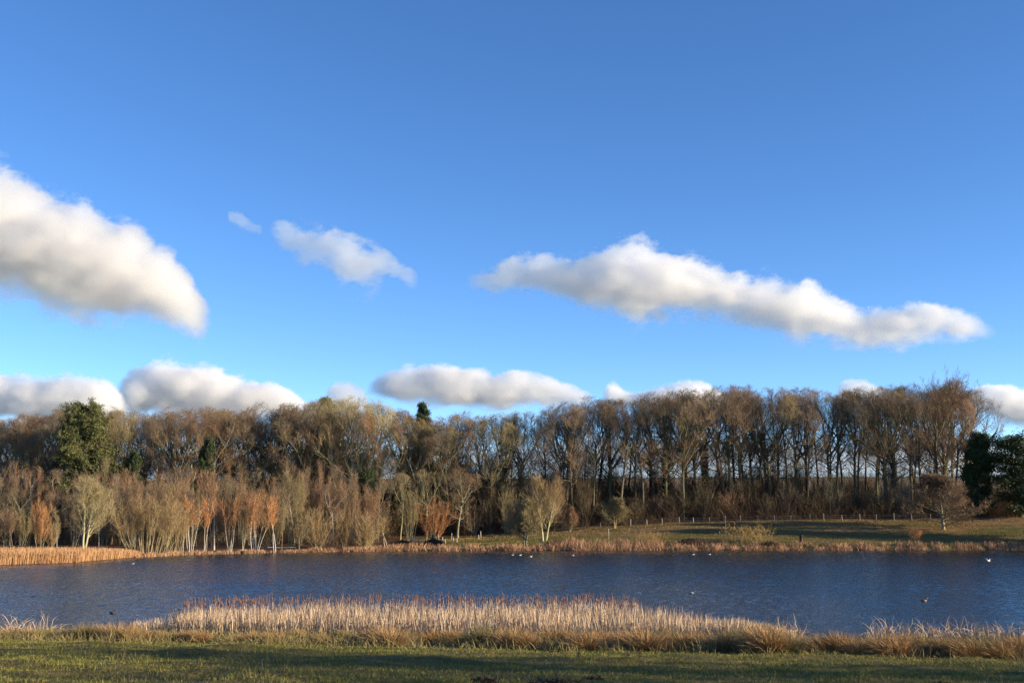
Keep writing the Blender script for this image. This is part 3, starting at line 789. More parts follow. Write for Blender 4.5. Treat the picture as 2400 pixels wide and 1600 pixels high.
txt = beside([m_[0] for m_ in mid], MARKS[:3])
for i, (p, Yt, top, hp, tw) in enumerate(mid):
    o_, side, mt = txt[i]
    word = {'twig_willow': "tawny", 'twig_red': "purplish", 'twig_brown': "brown", 'twig_olive': "olive"}[tw]
    bank("birch_tree", (THICK[0], OAKS[i % 6], THICK[1], OAKS[(i + 2) % 6], THICK[0])[i % 5], p, Yt, top, f"{word} bare crown below the wood, {o_} {side} of {mt}", hp=hp,
         mats=('bark_birch' if tw == 'twig_red' else 'bark_grey', tw), rot=float(rng.uniform(0, 6.28)), group="smaller bare trees below the wood")

# hazel bushes along the foot of the wood
rng = np.random.default_rng(77)
hpx = [-20, 24, 72, 140, 244, 300, 356, 420, 520, 590, 640, 700, 770, 830, 906, 946, 1046, 1110, 1150, 1186, 1250, 1300, 1372, 1410, 1490, 1540, 1596, 1652, 1700, 1752, 1800, 1850, 1902, 1950, 2010, 2060, 2120, 2180, 2250, 2310, 2360]
hpx += [908, 925, 955, 975, 1025, 1050, 1095, 1115, 1160, 1180, 1235, 1255, 1295, 1315, 1355, 1375, 1415, 1435, 1475, 1495, 1535, 1550, 1590, 1610, 1650, 1700, 1760, 1810, 1855, 1905, 1960, 2010, 2065, 2120, 2180, -10, 38, 84, 128, 262, 318, 372, 398, 444, 486, 508, 548, 574, 610, 628, 662, 684, 722, 748, 792, 814, 852, 872, 880, 1000, 1075, 1135, 1215, 1275, 1335, 1395, 1455, 1515, 1570, 1630, 1680, 1730, 1785, 1830, 1880, 1930, 1985, 2035, 2095, 2150, 2215]
txt = beside(hpx, MARKS)
for i, p in enumerate(hpx):
    o_, side, mt = txt[i]
    tw = ['twig_dark', 'twig_olive', 'twig_red', 'twig_dark', 'twig_brown'][int(rng.integers(0, 5))] if i < 41 else 'twig_dark'
    word = {'twig_red': "russet", 'twig_brown': "brown", 'twig_olive': "olive", 'twig_dark': "dark"}[tw]
    Yt = 207.5 + rng.uniform(0, 5) if p > 880 else 186 + rng.uniform(-8, 10)
    top = rng.uniform(1105, 1175) if p > 1000 else rng.uniform(1170, 1205)
    if i >= 41: hp_ = 0
    if i >= 41: Yt, top = rng.uniform(220, 238), rng.uniform(1062, 1150)
    plant_tree("hazel_bush", HAZEL[i % 3], p, Yt, top, f"bare {word} bush at the wood's foot, {o_} {side} of {mt}", "bush", "bare bushes along the foot of the wood",
               rot=float(rng.uniform(0, 6.28)), mats=('bark_grey' if rng.random() < 0.5 else 'bark_dark', tw), half_px=float(rng.uniform(28, 40)), trunk_name="stems", crown_name="twigs")

# tangled undergrowth: brambles and low shoots nobody could count
def undergrowth(name, n, pxa, pxb, Ya, Yb, h, mat, seed, wob=0.35, w=0.016):
    r_ = np.random.default_rng(seed)
    px = r_.uniform(pxa, pxb, n); Yv = r_.uniform(Ya, Yb, n)
    x = (px - 1200) / F * Yv
    keep = fbm(x * 0.25, Yv * 0.25, seed, 2) > 0.36
    x, Yv = x[keep], Yv[keep]; n = len(x)
    z = ground(x, Yv) - 0.05
    S = np.stack([x, Yv, z], 1)
    hh = h * r_.uniform(0.35, 1.0, n) * (0.5 + 1.0 * fbm(x * 0.3, Yv * 0.3, seed + 3, 2))
    D = norm(r_.normal(0, 0.6, (n, 3)) + np.array([0, 0, 1.1]))
    P = polylines(S, D, hh * 1.25, 5, wob, -0.06, r_)
    g = Geo()
    g.ribbons(P, np.tile(np.array([1, .9, .8, .6, .3]) * w, (n, 1)), rnd_side(n, r_))
    tag(link(name, g.mesh(name, M[mat])), kind="stuff")
undergrowth("undergrowth", 70000, 860, 2460, 206.5, 236, 4.6, 'bramble', 91)
undergrowth("undergrowth", 14000, 860, 2460, 236, 256, 4.0, 'bramble', 93)
undergrowth("hedgerow", 9000, -200, 2600, 404, 416, 3.2, 'bramble', 95, w=0.05)
undergrowth("undergrowth", 26000, -80, 900, 222, 252, 5.0, 'bramble', 94)
undergrowth("undergrowth", 22000, -80, 900, 178, 222, 2.6, 'bramble', 92)

# ------------------------------------------------------------------ fence, stakes, timber, stumps
POSTS = [1300, 1319, 1341, 1372, 1408, 1442, 1478, 1516, 1552, 1593, 1625, 1663, 1700, 1736, 1776, 1815, 1854, 1899, 1931, 1974, 2016, 2054, 2096, 2137, 2181, 2223, 2266]
fence = bpy.data.objects.new("post_fence", None); COL.objects.link(fence)
fence.location = spot(1700, FENCE_D - 1.0)
tag(fence, "pale timber post and wire fence along the foot of the wood", "fence")
rng = np.random.default_rng(5)
pm = Geo(); pm.box((0, 0, 0.45), (0.10, 0.09, 1.5)); pm.add([[-.065, -.055, 1.2], [.065, -.055, 1.2], [.065, .055, 1.2], [-.065, .055, 1.2], [0, 0, 1.26]], None, [[0, 1, 4], [1, 2, 4], [2, 3, 4], [3, 0, 4]])
post_mesh = pm.mesh("post", M['wood_post'])
tops = []
for p in POSTS:
    q = spot(p, FENCE_D - 1.0 + 0.3 * math.sin(p * 0.01))
    o = link("post", post_mesh, fence)
    o.location = q - fence.location
    o.rotation_euler = (rng.normal(0, 0.03), rng.normal(0, 0.04), rng.normal(0, 0.4))
    o.scale = (1, 1, rng.uniform(0.85, 1.12))
    tops.append(q)
for hgt in (0.35, 0.7, 1.02):
    g = Geo(); P = np.array([[t.x - fence.location.x, t.y - 0.08 - fence.location.y, t.z + hgt - fence.location.z] for t in tops])[None]
    g.tubes(P, np.full((1, P.shape[1]), 0.007), 4)
    link("wire", g.mesh("wire", M['steel']), fence)

for i, (p, Yt, h, lab) in enumerate([(1027, 199, 1.0, "thin pale stake between the orange pollard willow and the short white stakes"), (1037, 195, 0.7, "white stake nearest the orange pollard willow, behind the grassy strip"),
                                     (1044, 190, 0.65, "short white stake on the grass just right of the pollard willow"), (1058, 197, 1.2, "tallest white stake below the gnarled pale oak"),
                                     (1062, 194, 0.65, "short white stake at the foot of the tallest stake"), (1071, 191, 0.7, "brightest white stake standing lowest on the grass strip"),
                                     (1122, 196, 0.7, "white stake on its own by the dark thicket"), (1127, 198, 1.2, "grey stake behind the lone white stake by the thicket"),
                                     (18 + 6, 150, 1.0, "left pale stake behind the golden reeds"), (31, 150, 0.9, "right pale stake behind the golden reeds"),
                                     (1427, 186, 1.7, "thin lone sapling pole on the sunlit grass bank")]):
    g = Geo(); w_ = 0.10 if h < 1.5 else 0.06
    g.tubes(np.array([[[0, 0, -0.2], [0.01, 0, h * 0.5], [0.0, 0.01, h - 0.03], [0, 0.01, h]]]), np.array([[w_ * 0.55, w_ * 0.55, w_ * 0.5, w_ * 0.1]]), 6)
    o = link("marker_stake", g.mesh("marker_stake", M['wood_pale'], False)); o.location = spot(p, Yt); o.rotation_euler = (0, rng.normal(0, 0.05), 0)
    tag(o, lab, "stake", "pale stakes on the far bank")

# timber rail by the pollard
rail = bpy.data.objects.new("timber_rail", None); COL.objects.link(rail); rail.location = spot(980, 183)
tag(rail, "sloping weathered timber rail left of the orange pollard willow", "railing")
g = Geo(); g.tubes(np.array([[[-1.25, 0, 1.32], [0, 0.05, 1.12], [1.25, 0.0, 0.98]]]), np.full((1, 3), 0.075), 7); link("top_rail", g.mesh("top_rail", M['wood_pale'], True), rail)
g = Geo(); g.tubes(np.array([[[-1.2, 0.12, 0.98], [0, 0.1, 0.84], [1.2, 0.1, 0.72]]]), np.full((1, 3), 0.06), 6); link("lower_rail", g.mesh("lower_rail", M['wood_brown'], True), rail)
g = Geo(); g.tubes(np.array([[[-1.2, 0.2, 0.70], [0, 0.2, 0.60], [1.3, 0.2, 0.5]]]), np.full((1, 3), 0.06), 6); link("lower_rail", g.mesh("lower_rail", M['wood_brown'], True), rail)
for x_, h_ in ((-1.22, 1.55), (0.1, 1.22), (1.15, 1.08)):
    g = Geo(); g.tubes(np.array([[[x_, 0.06, -0.4], [x_, 0.06, h_ * 0.6], [x_ + 0.02, 0.06, h_]]]), np.full((1, 3), 0.08), 7); link("post", g.mesh("post", M['wood_brown'], True), rail)

def stump(name, p, Yt, r, h, lab, cat, mat='wood_black', wonk=0.0, seed=0):
    r_ = np.random.default_rng(seed)
    k, n = 12, 7
    t = np.linspace(0, 1, n); a = np.arange(k) * 2 * math.pi / k
    rad = r * (1.25 - 0.45 * np.minimum(t * 2.2, 1) + 0.25 * np.clip(t - 0.6, 0, 1))
    V = [[(rad[i] * (1 + r_.normal(0, 0.09))) * math.cos(b) + wonk * t[i], (rad[i] * (1 + r_.normal(0, 0.09))) * math.sin(b), -0.2 + (h + 0.2) * t[i] + (r_.normal(0, 0.05) if i == n - 1 else 0)] for i in range(n) for b in a]
    V.append([wonk, 0, h * 0.97])
    ii = np.arange(n * k).reshape(n, k)
    q = np.stack([ii[:-1], np.roll(ii[:-1], -1, 1), np.roll(ii[1:], -1, 1), ii[1:]], -1).reshape(-1, 4)
    tr = [[ii[-1, j], ii[-1, (j + 1) % k], n * k] for j in range(k)]
    o = link(name, build_mesh(name, V, q, tr, M[mat], True)); o.location = spot(p, Yt)
    return tag(o, lab, cat)
stump("tree_stump", 1877, 180, 0.26, 1.15, "black upright tree stump on the grass bank by the water", "stump", wonk=0.08, seed=3)
stump("tree_stump", 569, 161, 0.34, 0.42, "low dark stump under the small pale-trunked tree on the left bank", "stump", seed=4)
stump("tree_stump", 466, 158.5, 0.5, 0.5, "squat dark stump below the narrow orange birch clump", "stump", seed=5)

def log(p, Yt, L, r, rot, lab, mat='wood_pale', seed=0, lift=0.12):
    r_ = np.random.default_rng(seed)
    n = 9; x = np.linspace(-L / 2, L / 2, n)
    P = np.stack([x, r_.normal(0, 0.05, n), lift + r_.normal(0, 0.04, n)], 1)[None]
    g = Geo(); g.tubes(P, (r * np.linspace(1, 0.55, n))[None], 7)
    o = link("fallen_log", g.mesh("fallen_log", M[mat], True)); o.location = spot(p, Yt); o.rotation_euler = (0, 0, rot)
    tag(o, lab, "log")
log(660, 170, 4.2, 0.09, -0.1, "long pale fallen branch lying between the bankside birches", seed=1, lift=0.35)
log(617, 172, 2.0, 0.08, 0.1, "short pale fallen log behind the white multi-stemmed birch", seed=2, lift=0.3)
log(1196, 176, 3.2, 0.10, 0.05, "low dark log on the shore left of the twin-trunked ash", 'wood_black', 3)

# dark mounds of cut brush and the hollow bank
def mound(name, p, Yt, L, W, H, lab, cat, seed, mat='bramble', n=1500):
    r_ = np.random.default_rng(seed)
    k, m = 18, 7
    V, q = [], []
    for i in range(m):
        ph = i / (m - 1) * math.pi / 2
        for j in range(k):
            a = j * 2 * math.pi / k
            s_ = 1 + r_.normal(0, 0.12)
            V.append([L / 2 * math.cos(ph) * math.cos(a) * s_, W / 2 * math.cos(ph) * math.sin(a) * s_, H * math.sin(ph) * s_ - 0.1])
    ii = np.arange(m * k).reshape(m, k)
    q = np.stack([ii[:-1], np.roll(ii[:-1], -1, 1), np.roll(ii[1:], -1, 1), ii[1:]], -1).reshape(-1, 4)
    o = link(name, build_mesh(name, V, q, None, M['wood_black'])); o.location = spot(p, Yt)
    a = r_.uniform(0, 2 * math.pi, n); b = np.arccos(r_.uniform(0, 1, n))
    S = np.stack([L / 2 * np.sin(b) * np.cos(a), W / 2 * np.sin(b) * np.sin(a), H * np.cos(b) - 0.08], 1)
    D = norm(r_.normal(0, 1, (n, 3)) + S * 0.5)
    P = polylines(S, D, r_.uniform(0.2, 0.6, n), 3, 0.3, -0.1, r_)
    g = Geo(); g.ribbons(P, np.tile(np.array([1, .8, .4]) * 0.016, (n, 1)), rnd_side(n, r_))
    link("twigs", g.mesh("twigs", M[mat]), o)
    return tag(o, lab, cat)
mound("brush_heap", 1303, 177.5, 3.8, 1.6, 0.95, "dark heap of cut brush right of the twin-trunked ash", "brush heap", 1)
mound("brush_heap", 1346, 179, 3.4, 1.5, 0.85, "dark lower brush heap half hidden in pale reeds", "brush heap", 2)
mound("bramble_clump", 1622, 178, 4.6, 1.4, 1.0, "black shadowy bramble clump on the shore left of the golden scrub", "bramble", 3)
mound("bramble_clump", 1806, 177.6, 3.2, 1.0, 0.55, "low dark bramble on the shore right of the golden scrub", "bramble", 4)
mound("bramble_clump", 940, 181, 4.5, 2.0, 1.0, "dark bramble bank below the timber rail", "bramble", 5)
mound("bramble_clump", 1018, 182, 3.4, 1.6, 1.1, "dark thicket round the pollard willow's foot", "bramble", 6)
stump("willow_bole", 1016, 184, 0.45, 1.7, "thick short dark bole at the pollard willow's foot", "stump", 'bark_dark', seed=8)

# ------------------------------------------------------------------ reeds and sedge
def blades(name, x, y, z, h, w, mat, r_, lean=0.12, nseg=4, bend=-0.04, wob=0.05, windx=0.0, kids=None):
    n = len(x)
    S = np.stack([x, y, z], 1)
    D = norm(r_.normal(0, lean, (n, 3)) * np.array([1, 1, 0]) + np.array([windx, 0, 1]))
    P = polylines(S, D, h, nseg, wob, bend, r_)
    g = Geo()
    prof = np.interp(np.linspace(0, 1, nseg), [0, 0.6, 1], [0.8, 1, 0.25])
    g.ribbons(P, prof[None] * w[:, None], rnd_side(n, r_))
    o = link(name, g.mesh(name, M[mat]))
    return tag(o, kind="stuff"), P

rng = np.random.default_rng(31)
# golden reed bed, far left
n = 26000
px = rng.uniform(-220, 345, n); front = np.interp(px, [-220, 0, 200, 345], [119.5, 121.5, 129.5, 147])
depth = np.interp(px, [-220, 0, 200, 300, 345], [11, 11, 10, 6, 3])
Yv = front + depth * rng.uniform(0, 1, n) ** 1.3
x = (px - 1200) / F * Yv
keep = rng.random(n) < 0.25 + 1.3 * fbm(x * 0.5, Yv * 0.3, 5, 2)
x, Yv, px = x[keep], Yv[keep], px[keep]; n = len(x)
hh = np.interp(px, [-220, 0, 200, 300, 345], [1.45, 1.4, 1.25, 0.9, 0.5]) * rng.uniform(0.75, 1.12, n)
blades("golden_reeds", x, Yv, ground(x, Yv).clip(-0.1, 9), hh, rng.uniform(0.012, 0.024, n), 'reed_gold', rng, lean=0.07, windx=0.05)
# shore sedge and reedmace all along the far water line
n = 30000
px = rng.uniform(335, 2560, n)
Yf = far_shore((px - 1200) / F * 172, np.full(n, 172.0))
dep = np.interp(px, [335, 700, 880, 960, 1240, 1330, 1500, 1600, 1700, 2400], [1.6, 1.2, 1.6, 3.2, 1.8, 4.5, 3.6, 1.6, 2.4, 2.2])
Yv = Yf - 0.4 + dep * rng.uniform(0, 1, n) ** 1.2
x = (px - 1200) / F * Yv
clump = fbm(x * 0.8, Yv * 0.5, 15, 3)
keep = rng.random(n) < np.clip((clump - 0.30) * 3.2, 0.12, 1)
x, Yv, px, clump = x[keep], Yv[keep], px[keep], clump[keep]; n = len(x)
hh = np.interp(px, [335, 700, 880, 960, 1240, 1330, 1500, 1600, 1700, 2400], [0.5, 0.45, 0.75, 0.9, 0.8, 1.1, 0.9, 0.65, 0.62, 0.60]) * rng.uniform(0.4, 1.25, n) * (0.5 + clump)
blades("shore_reeds", x, Yv, ground(x, Yv).clip(-0.08, 9), hh, rng.uniform(0.014, 0.03, n), 'reed_far', rng, lean=0.28, bend=-0.12)
# rough grass on the far bank
n = 130000
px = rng.uniform(940, 2600, n); Yv = rng.uniform(176.5, 206, n); x = (px - 1200) / F * Yv
cl = fbm(x * 0.35, Yv * 0.6, 19, 3); keep = rng.random(n) < np.clip((cl - 0.25) * 3, 0.1, 1)
x, Yv, cl = x[keep], Yv[keep], cl[keep]; n = len(x)
dry = fbm(x * 0.06, Yv * 0.22, 29, 3) + 0.25 * smooth((Yv - 186) / 12) - 0.10 > 0.50 + rng.normal(0, 0.05, n)
for m_, nm, mt in ((~dry, "bank_grass", 'bank_green'), (dry, "bank_bents", 'bank_dry')):
    k_ = int(m_.sum())
    blades(nm, x[m_], Yv[m_], ground(x[m_], Yv[m_]) - 0.02, rng.uniform(0.07, 0.22, k_) * (0.5 + cl[m_]), rng.uniform(0.014, 0.026, k_), mt, rng, lean=0.42, bend=-0.12, nseg=3)

# the pale reedmace bed on the near shore
BED_PX = [330, 400, 470, 600, 900, 1400, 1500, 1650, 1750, 1850]
def bed(n, r_, back_only=False):
    px = r_.uniform(332, 1845, n)
    f = np.interp(px, [330, 600, 1200, 1845], [49.2, 48.6, 47.6, 45.2]); b = np.interp(px, BED_PX, [50.2, 52, 54, 56.5, 57.2, 57.2, 55, 51.5, 48.5, 46.0])
    u = r_.uniform(0, 1, n)
    if back_only: u = 0.55 + 0.45 * u
    Yv = f + (b - f) * u
    return px, Yv, u
n = 20000
px, Yv, u = bed(n, rng)
x = (px - 1200) / F * Yv
hcap = np.interp(px, [330, 400, 470, 600, 900, 1400, 1550, 1700, 1800, 1850], [0.55, 0.75, 1.0, 1.12, 1.16, 1.16, 1.08, 0.92, 0.7, 0.5])
cl = fbm(x * 0.9, Yv * 0.6, 25, 3)
keep = rng.random(n) < np.where(px < 430, np.clip((cl - 0.42) * 4, 0, 1), 0.45 + cl)
x, Yv, px, u, hcap, cl = x[keep], Yv[keep], px[keep], u[keep], hcap[keep], cl[keep]; n = len(x)
hh = hcap * rng.uniform(0.55, 1.12, n) * (0.78 + 0.42 * cl)
reeds, _ = blades("reed_bed", x, Yv, np.maximum(ground(x, Yv), -0.1), hh, rng.uniform(0.007, 0.015, n), 'reed_pale', rng, lean=0.12, bend=-0.03, wob=0.06, nseg=5, windx=-0.03)
reeds["label"] = "pale straw reedmace bed standing along the near water's edge"
# broken and folded leaves
n = 12000
px, Yv, u = bed(n, rng); x = (px - 1200) / F * Yv
hcap = np.interp(px, [330, 470, 600, 1400, 1550, 1700, 1850], [0.35, 0.7, 0.8, 0.8, 0.75, 0.6, 0.45])
S = np.stack([x, Yv, np.maximum(ground(x, Yv), -0.05) + rng.uniform(0.1, 0.6, n) * hcap], 1)
D = norm(rng.normal(0, 1, (n, 3)) * np.array([1, 0.7, 0.55]))
g = Geo(); g.ribbons(polylines(S, D, rng.uniform(0.25, 0.7, n), 4, 0.15, -0.12, rng), np.tile(np.array([.9, 1, .8, .3]) * 0.011, (n, 1)), rnd_side(n, rng))
tag(link("folded_leaves", g.mesh("folded_leaves", M['reed_pale']), reeds), kind="stuff")
# flowering stalks with brown seed heads
n = 1250
px, Yv, u = bed(n, rng, True); keep = (px > 455) & (px < 1490) & (rng.random(n) < 0.25 + 1.2 * fbm(px * 0.012, px * 0, 9, 3)); px, Yv = px[keep], Yv[keep]; n = len(px)
x = (px - 1200) / F * Yv
S = np.stack([x, Yv, np.full(n, -0.05)], 1)
D = norm(rng.normal(0, 0.05, (n, 3)) * np.array([1, 1, 0]) + np.array([-0.03, 0, 1]))
hs = rng.uniform(1.18, 1.52, n)
P = polylines(S, D, hs, 5, 0.025, 0.0, rng)
g = Geo(); g.ribbons(P, np.tile(np.array([1, 1, .9, .8, .4]) * 0.006, (n, 1)), rnd_side(n, rng))
tag(link("stalks", g.mesh("stalks", M['reed_pale']), reeds), kind="stuff")
top = P[:, -1]; dr = norm(P[:, -1] - P[:, -2])
hl = rng.uniform(0.13, 0.22, n)[:, None]
H3 = np.stack([top - dr * (hl + 0.05), top - dr * (hl * 0.85 + 0.05), top - dr * (hl * 0.15 + 0.05), top - dr * 0.05], 1)
g = Geo(); g.tubes(H3, np.tile(np.array([.3, 1, 1, .25]) * 0.017, (n, 1)), 5)
tag(link("seed_heads", g.mesh("seed_heads", M['seed_head'], True), reeds), kind="stuff")

# tussocks along the near bank: every large one is a thing
def tussock_mesh(seed, H, Rr, n, windx=-0.25, w=0.0058, spread=0.55):
    r_ = np.random.default_rng(seed)
    a = r_.uniform(0, 2 * math.pi, n); rad = Rr * 0.45 * np.sqrt(r_.uniform(0, 1, n))
    S = np.stack([rad * np.cos(a), rad * np.sin(a), np.full(n, -0.06)], 1)
    D = norm(np.stack([np.cos(a), np.sin(a), np.zeros(n)], 1) * r_.uniform(0.05, spread, n)[:, None] * 1.3 + r_.normal(0, 0.12, (n, 3)) + np.array([windx * 0.3, 0, 1]))
    P = np.zeros((n, 6, 3)); P[:, 0] = S; d = D; L = H * r_.uniform(0.55, 1.25, n)
    for i in range(1, 6):
        d = norm(d + r_.normal(0, 0.06, (n, 3)) + np.array([windx * 0.18, 0, -0.17]))
        P[:, i] = P[:, i - 1] + d * (L / 5)[:, None]
    g = Geo(); g.ribbons(P, np.tile(np.array([.8, 1, 1, .9, .7, .25]) * w, (n, 1)), rnd_side(n, r_))
    return g.mesh("grass_tussock", M['tussock'])
TUS = [tussock_mesh(200 + k, 0.85, (0.5, 0.6, 0.42, 0.7, 0.5)[k], (1300, 1600, 1000, 1900, 1300)[k], windx=(-0.2, -0.35, 0.1, -0.3, 0.2)[k], spread=(0.5, 0.7, 0.4, 0.8, 0.6)[k]) for k in range(5)]
rng = np.random.default_rng(8)
big = [(20, .55), (70, .6), (102, .5), (165, .55), (198, .85), (222, .75), (278, .9), (300, .7), (338, .6), (372, .5), (412, .45), (446, .6), (470, .55), (560, .5), (600, .5), (640, .55), (690, .6), (752, .5), (800, .55), (860, .6), (892, .95), (918, .85), (962, .7), (1010, .65), (1060, .75),
       (1096, .7), (1140, .9), (1166, .7), (1205, .95), (1232, .8), (1290, .7), (1330, .75), (1372, .85), (1402, .7), (1450, .8), (1490, .85), (1520, .95), (1560, .8), (1600, .85), (1640, .8), (1690, .85), (1730, .8), (1776, 1.0), (1800, 1.1), (1832, .9),
       (1872, .6), (1906, .65), (1930, .95), (1962, 1.15), (1998, .8), (2030, .75), (2062, .95), (2096, 1.1), (2128, 1.0), (2166, 1.05), (2200, 1.0), (2240, 1.1), (2270, .95), (2300, 1.0), (2338, 1.0), (2370, 1.05), (2400, 1.0)]
BM = [(-1, "the lawn's left edge"), (332, "the reed bed's left end"), (1140, "the reed bed's middle"), (1845, "the reed bed's right end"), (2320, "the broken reeds at far right")]
txt = beside([b[0] for b in big], BM)
for i, (p, h) in enumerate(big):
    o_, side, mt = txt[i]
    x0 = (p - 1200) / F * 42
    Yv = float(bank_foot(np.array(x0))) + rng.uniform(1.0, 3.2) + (1.0 if p < 440 else 0)
    if 440 < p < 1800: Yv = float(bank_foot(np.array(x0))) + rng.uniform(1.5, 5.5)
    k = int(rng.integers(0, 5)); green = rng.random() < 0.28
    o = link("grass_tussock", TUS[k], mat=M['rush_green'] if green else M['tussock'])
    o.location = spot(p, Yv)
    s_ = h * rng.uniform(0.85, 1.1) * (0.82 if p > 1850 else 1.0); o.scale = (s_ * rng.uniform(1.0, 1.35), s_ * 1.1, s_ * 0.98); o.rotation_euler = (0, 0, rng.uniform(-0.5, 0.5))
    size = "small" if h < 0.62 else ("mid-sized" if h < 0.88 else "big")
    tag(o, f"{size} {'greenish' if green else 'tawny'} tussock on the near bank, {o_} {side} of {mt}", "tussock", "grass tussocks along the near bank")
# low rough grass between them
n = 46000
px = rng.uniform(-250, 2650, n); x0 = (px - 1200) / F * 42
v = rng.uniform(0, 1, n)
Yv = bank_foot(x0) - 0.4 + v * (near_shore(x0) + 0.6 - bank_foot(x0)); x = (px - 1200) / F * Yv
cl = fbm(x * 1.1, Yv * 0.8, 61, 3)
keep = rng.random(n) < np.clip((cl - 0.28) * 3, 0.1, 1) * np.clip(v * 7, 0.15, 1)
x, Yv, cl, v = x[keep], Yv[keep], cl[keep], v[keep]; n = len(x)
blades("rough_grass", x, Yv, ground(x, Yv) - 0.02, rng.uniform(0.2, 0.62, n) * (0.45 + cl) * np.clip(v * 5 + 0.3, 0.3, 1), rng.uniform(0.006, 0.011, n), 'rush_green', rng, lean=0.5, bend=-0.16, nseg=5, windx=-0.15)
# broken pale reeds, right
n = 1800
px = np.concatenate([rng.uniform(2010, 2330, n), rng.uniform(2330, 2560, n // 2), rng.uniform(1760, 1860, n // 3), rng.uniform(-40, 150, n // 6)]); n = len(px)
x0 = (px - 1200) / F * 45; Yv = near_shore(x0) - rng.uniform(-0.6, 1.6, n); x = (px - 1200) / F * Yv
blades("broken_reeds", x, Yv, np.maximum(ground(x, Yv), -0.05), rng.uniform(0.5, 1.25, n), rng.uniform(0.007, 0.014, n), 'reed_pale', rng, lean=0.3, bend=-0.32, wob=0.2, nseg=6)

# ------------------------------------------------------------------ short turf of the meadow
rng = np.random.default_rng(99)
n = 330000
Yv = 16.5 + 27.5 * rng.uniform(0, 1, n) ** 0.8
x = rng.uniform(-0.53, 0.53, n) * Yv
cl = fbm(x * 1.3, Yv * 1.7, 71, 3)
keep = (Yv < bank_foot(x) + 1.5) & (rng.random(n) < np.clip((cl - 0.2) * 2.2, 0.15, 1))
x, Yv, cl = x[keep], Yv[keep], cl[keep]; n = len(x)
blades("meadow_grass", x, Yv, ground(x, Yv) - 0.01, rng.uniform(0.035, 0.12, n) * (0.35 + 1.1 * cl), rng.uniform(0.003, 0.0065, n), 'grass', rng, lean=0.55, bend=-0.10, nseg=3)
n = 2200
Yv = 17 + 26 * rng.uniform(0, 1, n); x = rng.uniform(-0.53, 0.53, n) * Yv
keep = (fbm(x * 0.5, Yv * 0.5, 81, 2) > 0.5) & (Yv < bank_foot(x) + 1); x, Yv = x[keep], Yv[keep]; n = len(x)
blades("dry_stalks", x, Yv, ground(x, Yv), rng.uniform(0.08, 0.28, n), rng.uniform(0.002, 0.004, n), 'straw', rng, lean=0.25, bend=-0.05, nseg=4)

# dead dock stems standing on the lawn edge
def dock(p, Yt, h, lab, seed):
    r_ = np.random.default_rng(seed)
    P0, R0 = stems_line([(0, 0, r_.uniform(0, 8), r_.uniform(0, 360), 1, 1)], h, 0.010, 6, 0.05, 0.02, r_)
    g = Geo(); g.tubes(P0, R0, 4)
    P1, R1 = children(P0, R0, 7, 0.45, 0.98, 20, 45, lambda t, p: h * 0.28 + 0 * t, 4, 0.08, 0.08, r_, rk=0.7, rmin=0.004)
    g.tubes(P1, R1, 3)
    o = link("dock_stem", g.mesh("dock_stem", M['bramble'])); o.location = spot(p, Yt)
    o2 = Geo(); clumps(o2, np.concatenate([P1[:, -1], P1[:, 2]]), 10, 0.02, 0.03, 0.008, r_); link("seeds", o2.mesh("seeds", M['bramble']), o)
    tag(o, lab, "dead plant", "dead dock stems on the lawn edge")
dock(1467, 33.5, 0.55, "tallest dark dead dock stem on the lawn edge in front of tussocks", 1)
dock(1500, 34.5, 0.42, "forked dark dock stem just right of the tallest one", 2)
dock(1357, 35.0, 0.36, "leaning dark dock stem left of the tallest one", 3)
dock(1568, 34.0, 0.32, "short dark dock stem farthest right of the group", 4)
dock(249, 37, 0.50, "pale thin dead stem on the lawn at the left", 5)
# mole-brown leaf piles
def leafpile(p, Yt, w_, lab, seed):
    r_ = np.random.default_rng(seed); n = 420
    S = np.stack([r_.normal(0, w_, n), r_.normal(0, w_ * 0.6, n), r_.uniform(0.01, 0.09, n)], 1)
    g = Geo(); D = norm(r_.normal(0, 1, (n, 3)) * np.array([1, 1, 0.5]))
    g.ribbons(np.stack([S, S + D * 0.05, S + D * 0.1], 1), np.tile(np.array([.4, 1, .3]) * 0.02, (n, 1)), norm(np.cross(D, norm(r_.normal(0, 1, (n, 3))))))
    o = link("leaf_pile", g.mesh("leaf_pile", M['bramble'])); o.location = spot(p, Yt); tag(o, lab, "dead leaves", "patches of dead leaves on the meadow")
leafpile(1300, 24.0, 0.20, "red-brown patch of dead leaves in the meadow below the reed bed's middle", 1)
leafpile(1390, 25.0, 0.11, "smaller dead leaf patch right of the red-brown one", 2)
leafpile(1652, 21.0, 0.14, "dead leaf patch near the photo's bottom edge, right of centre", 3)
leafpile(2205, 23.5, 0.10, "dead leaf patch on the meadow toward the right", 4)
leafpile(1135, 24.0, 0.10, "dead leaf patch left of the red-brown one", 5)

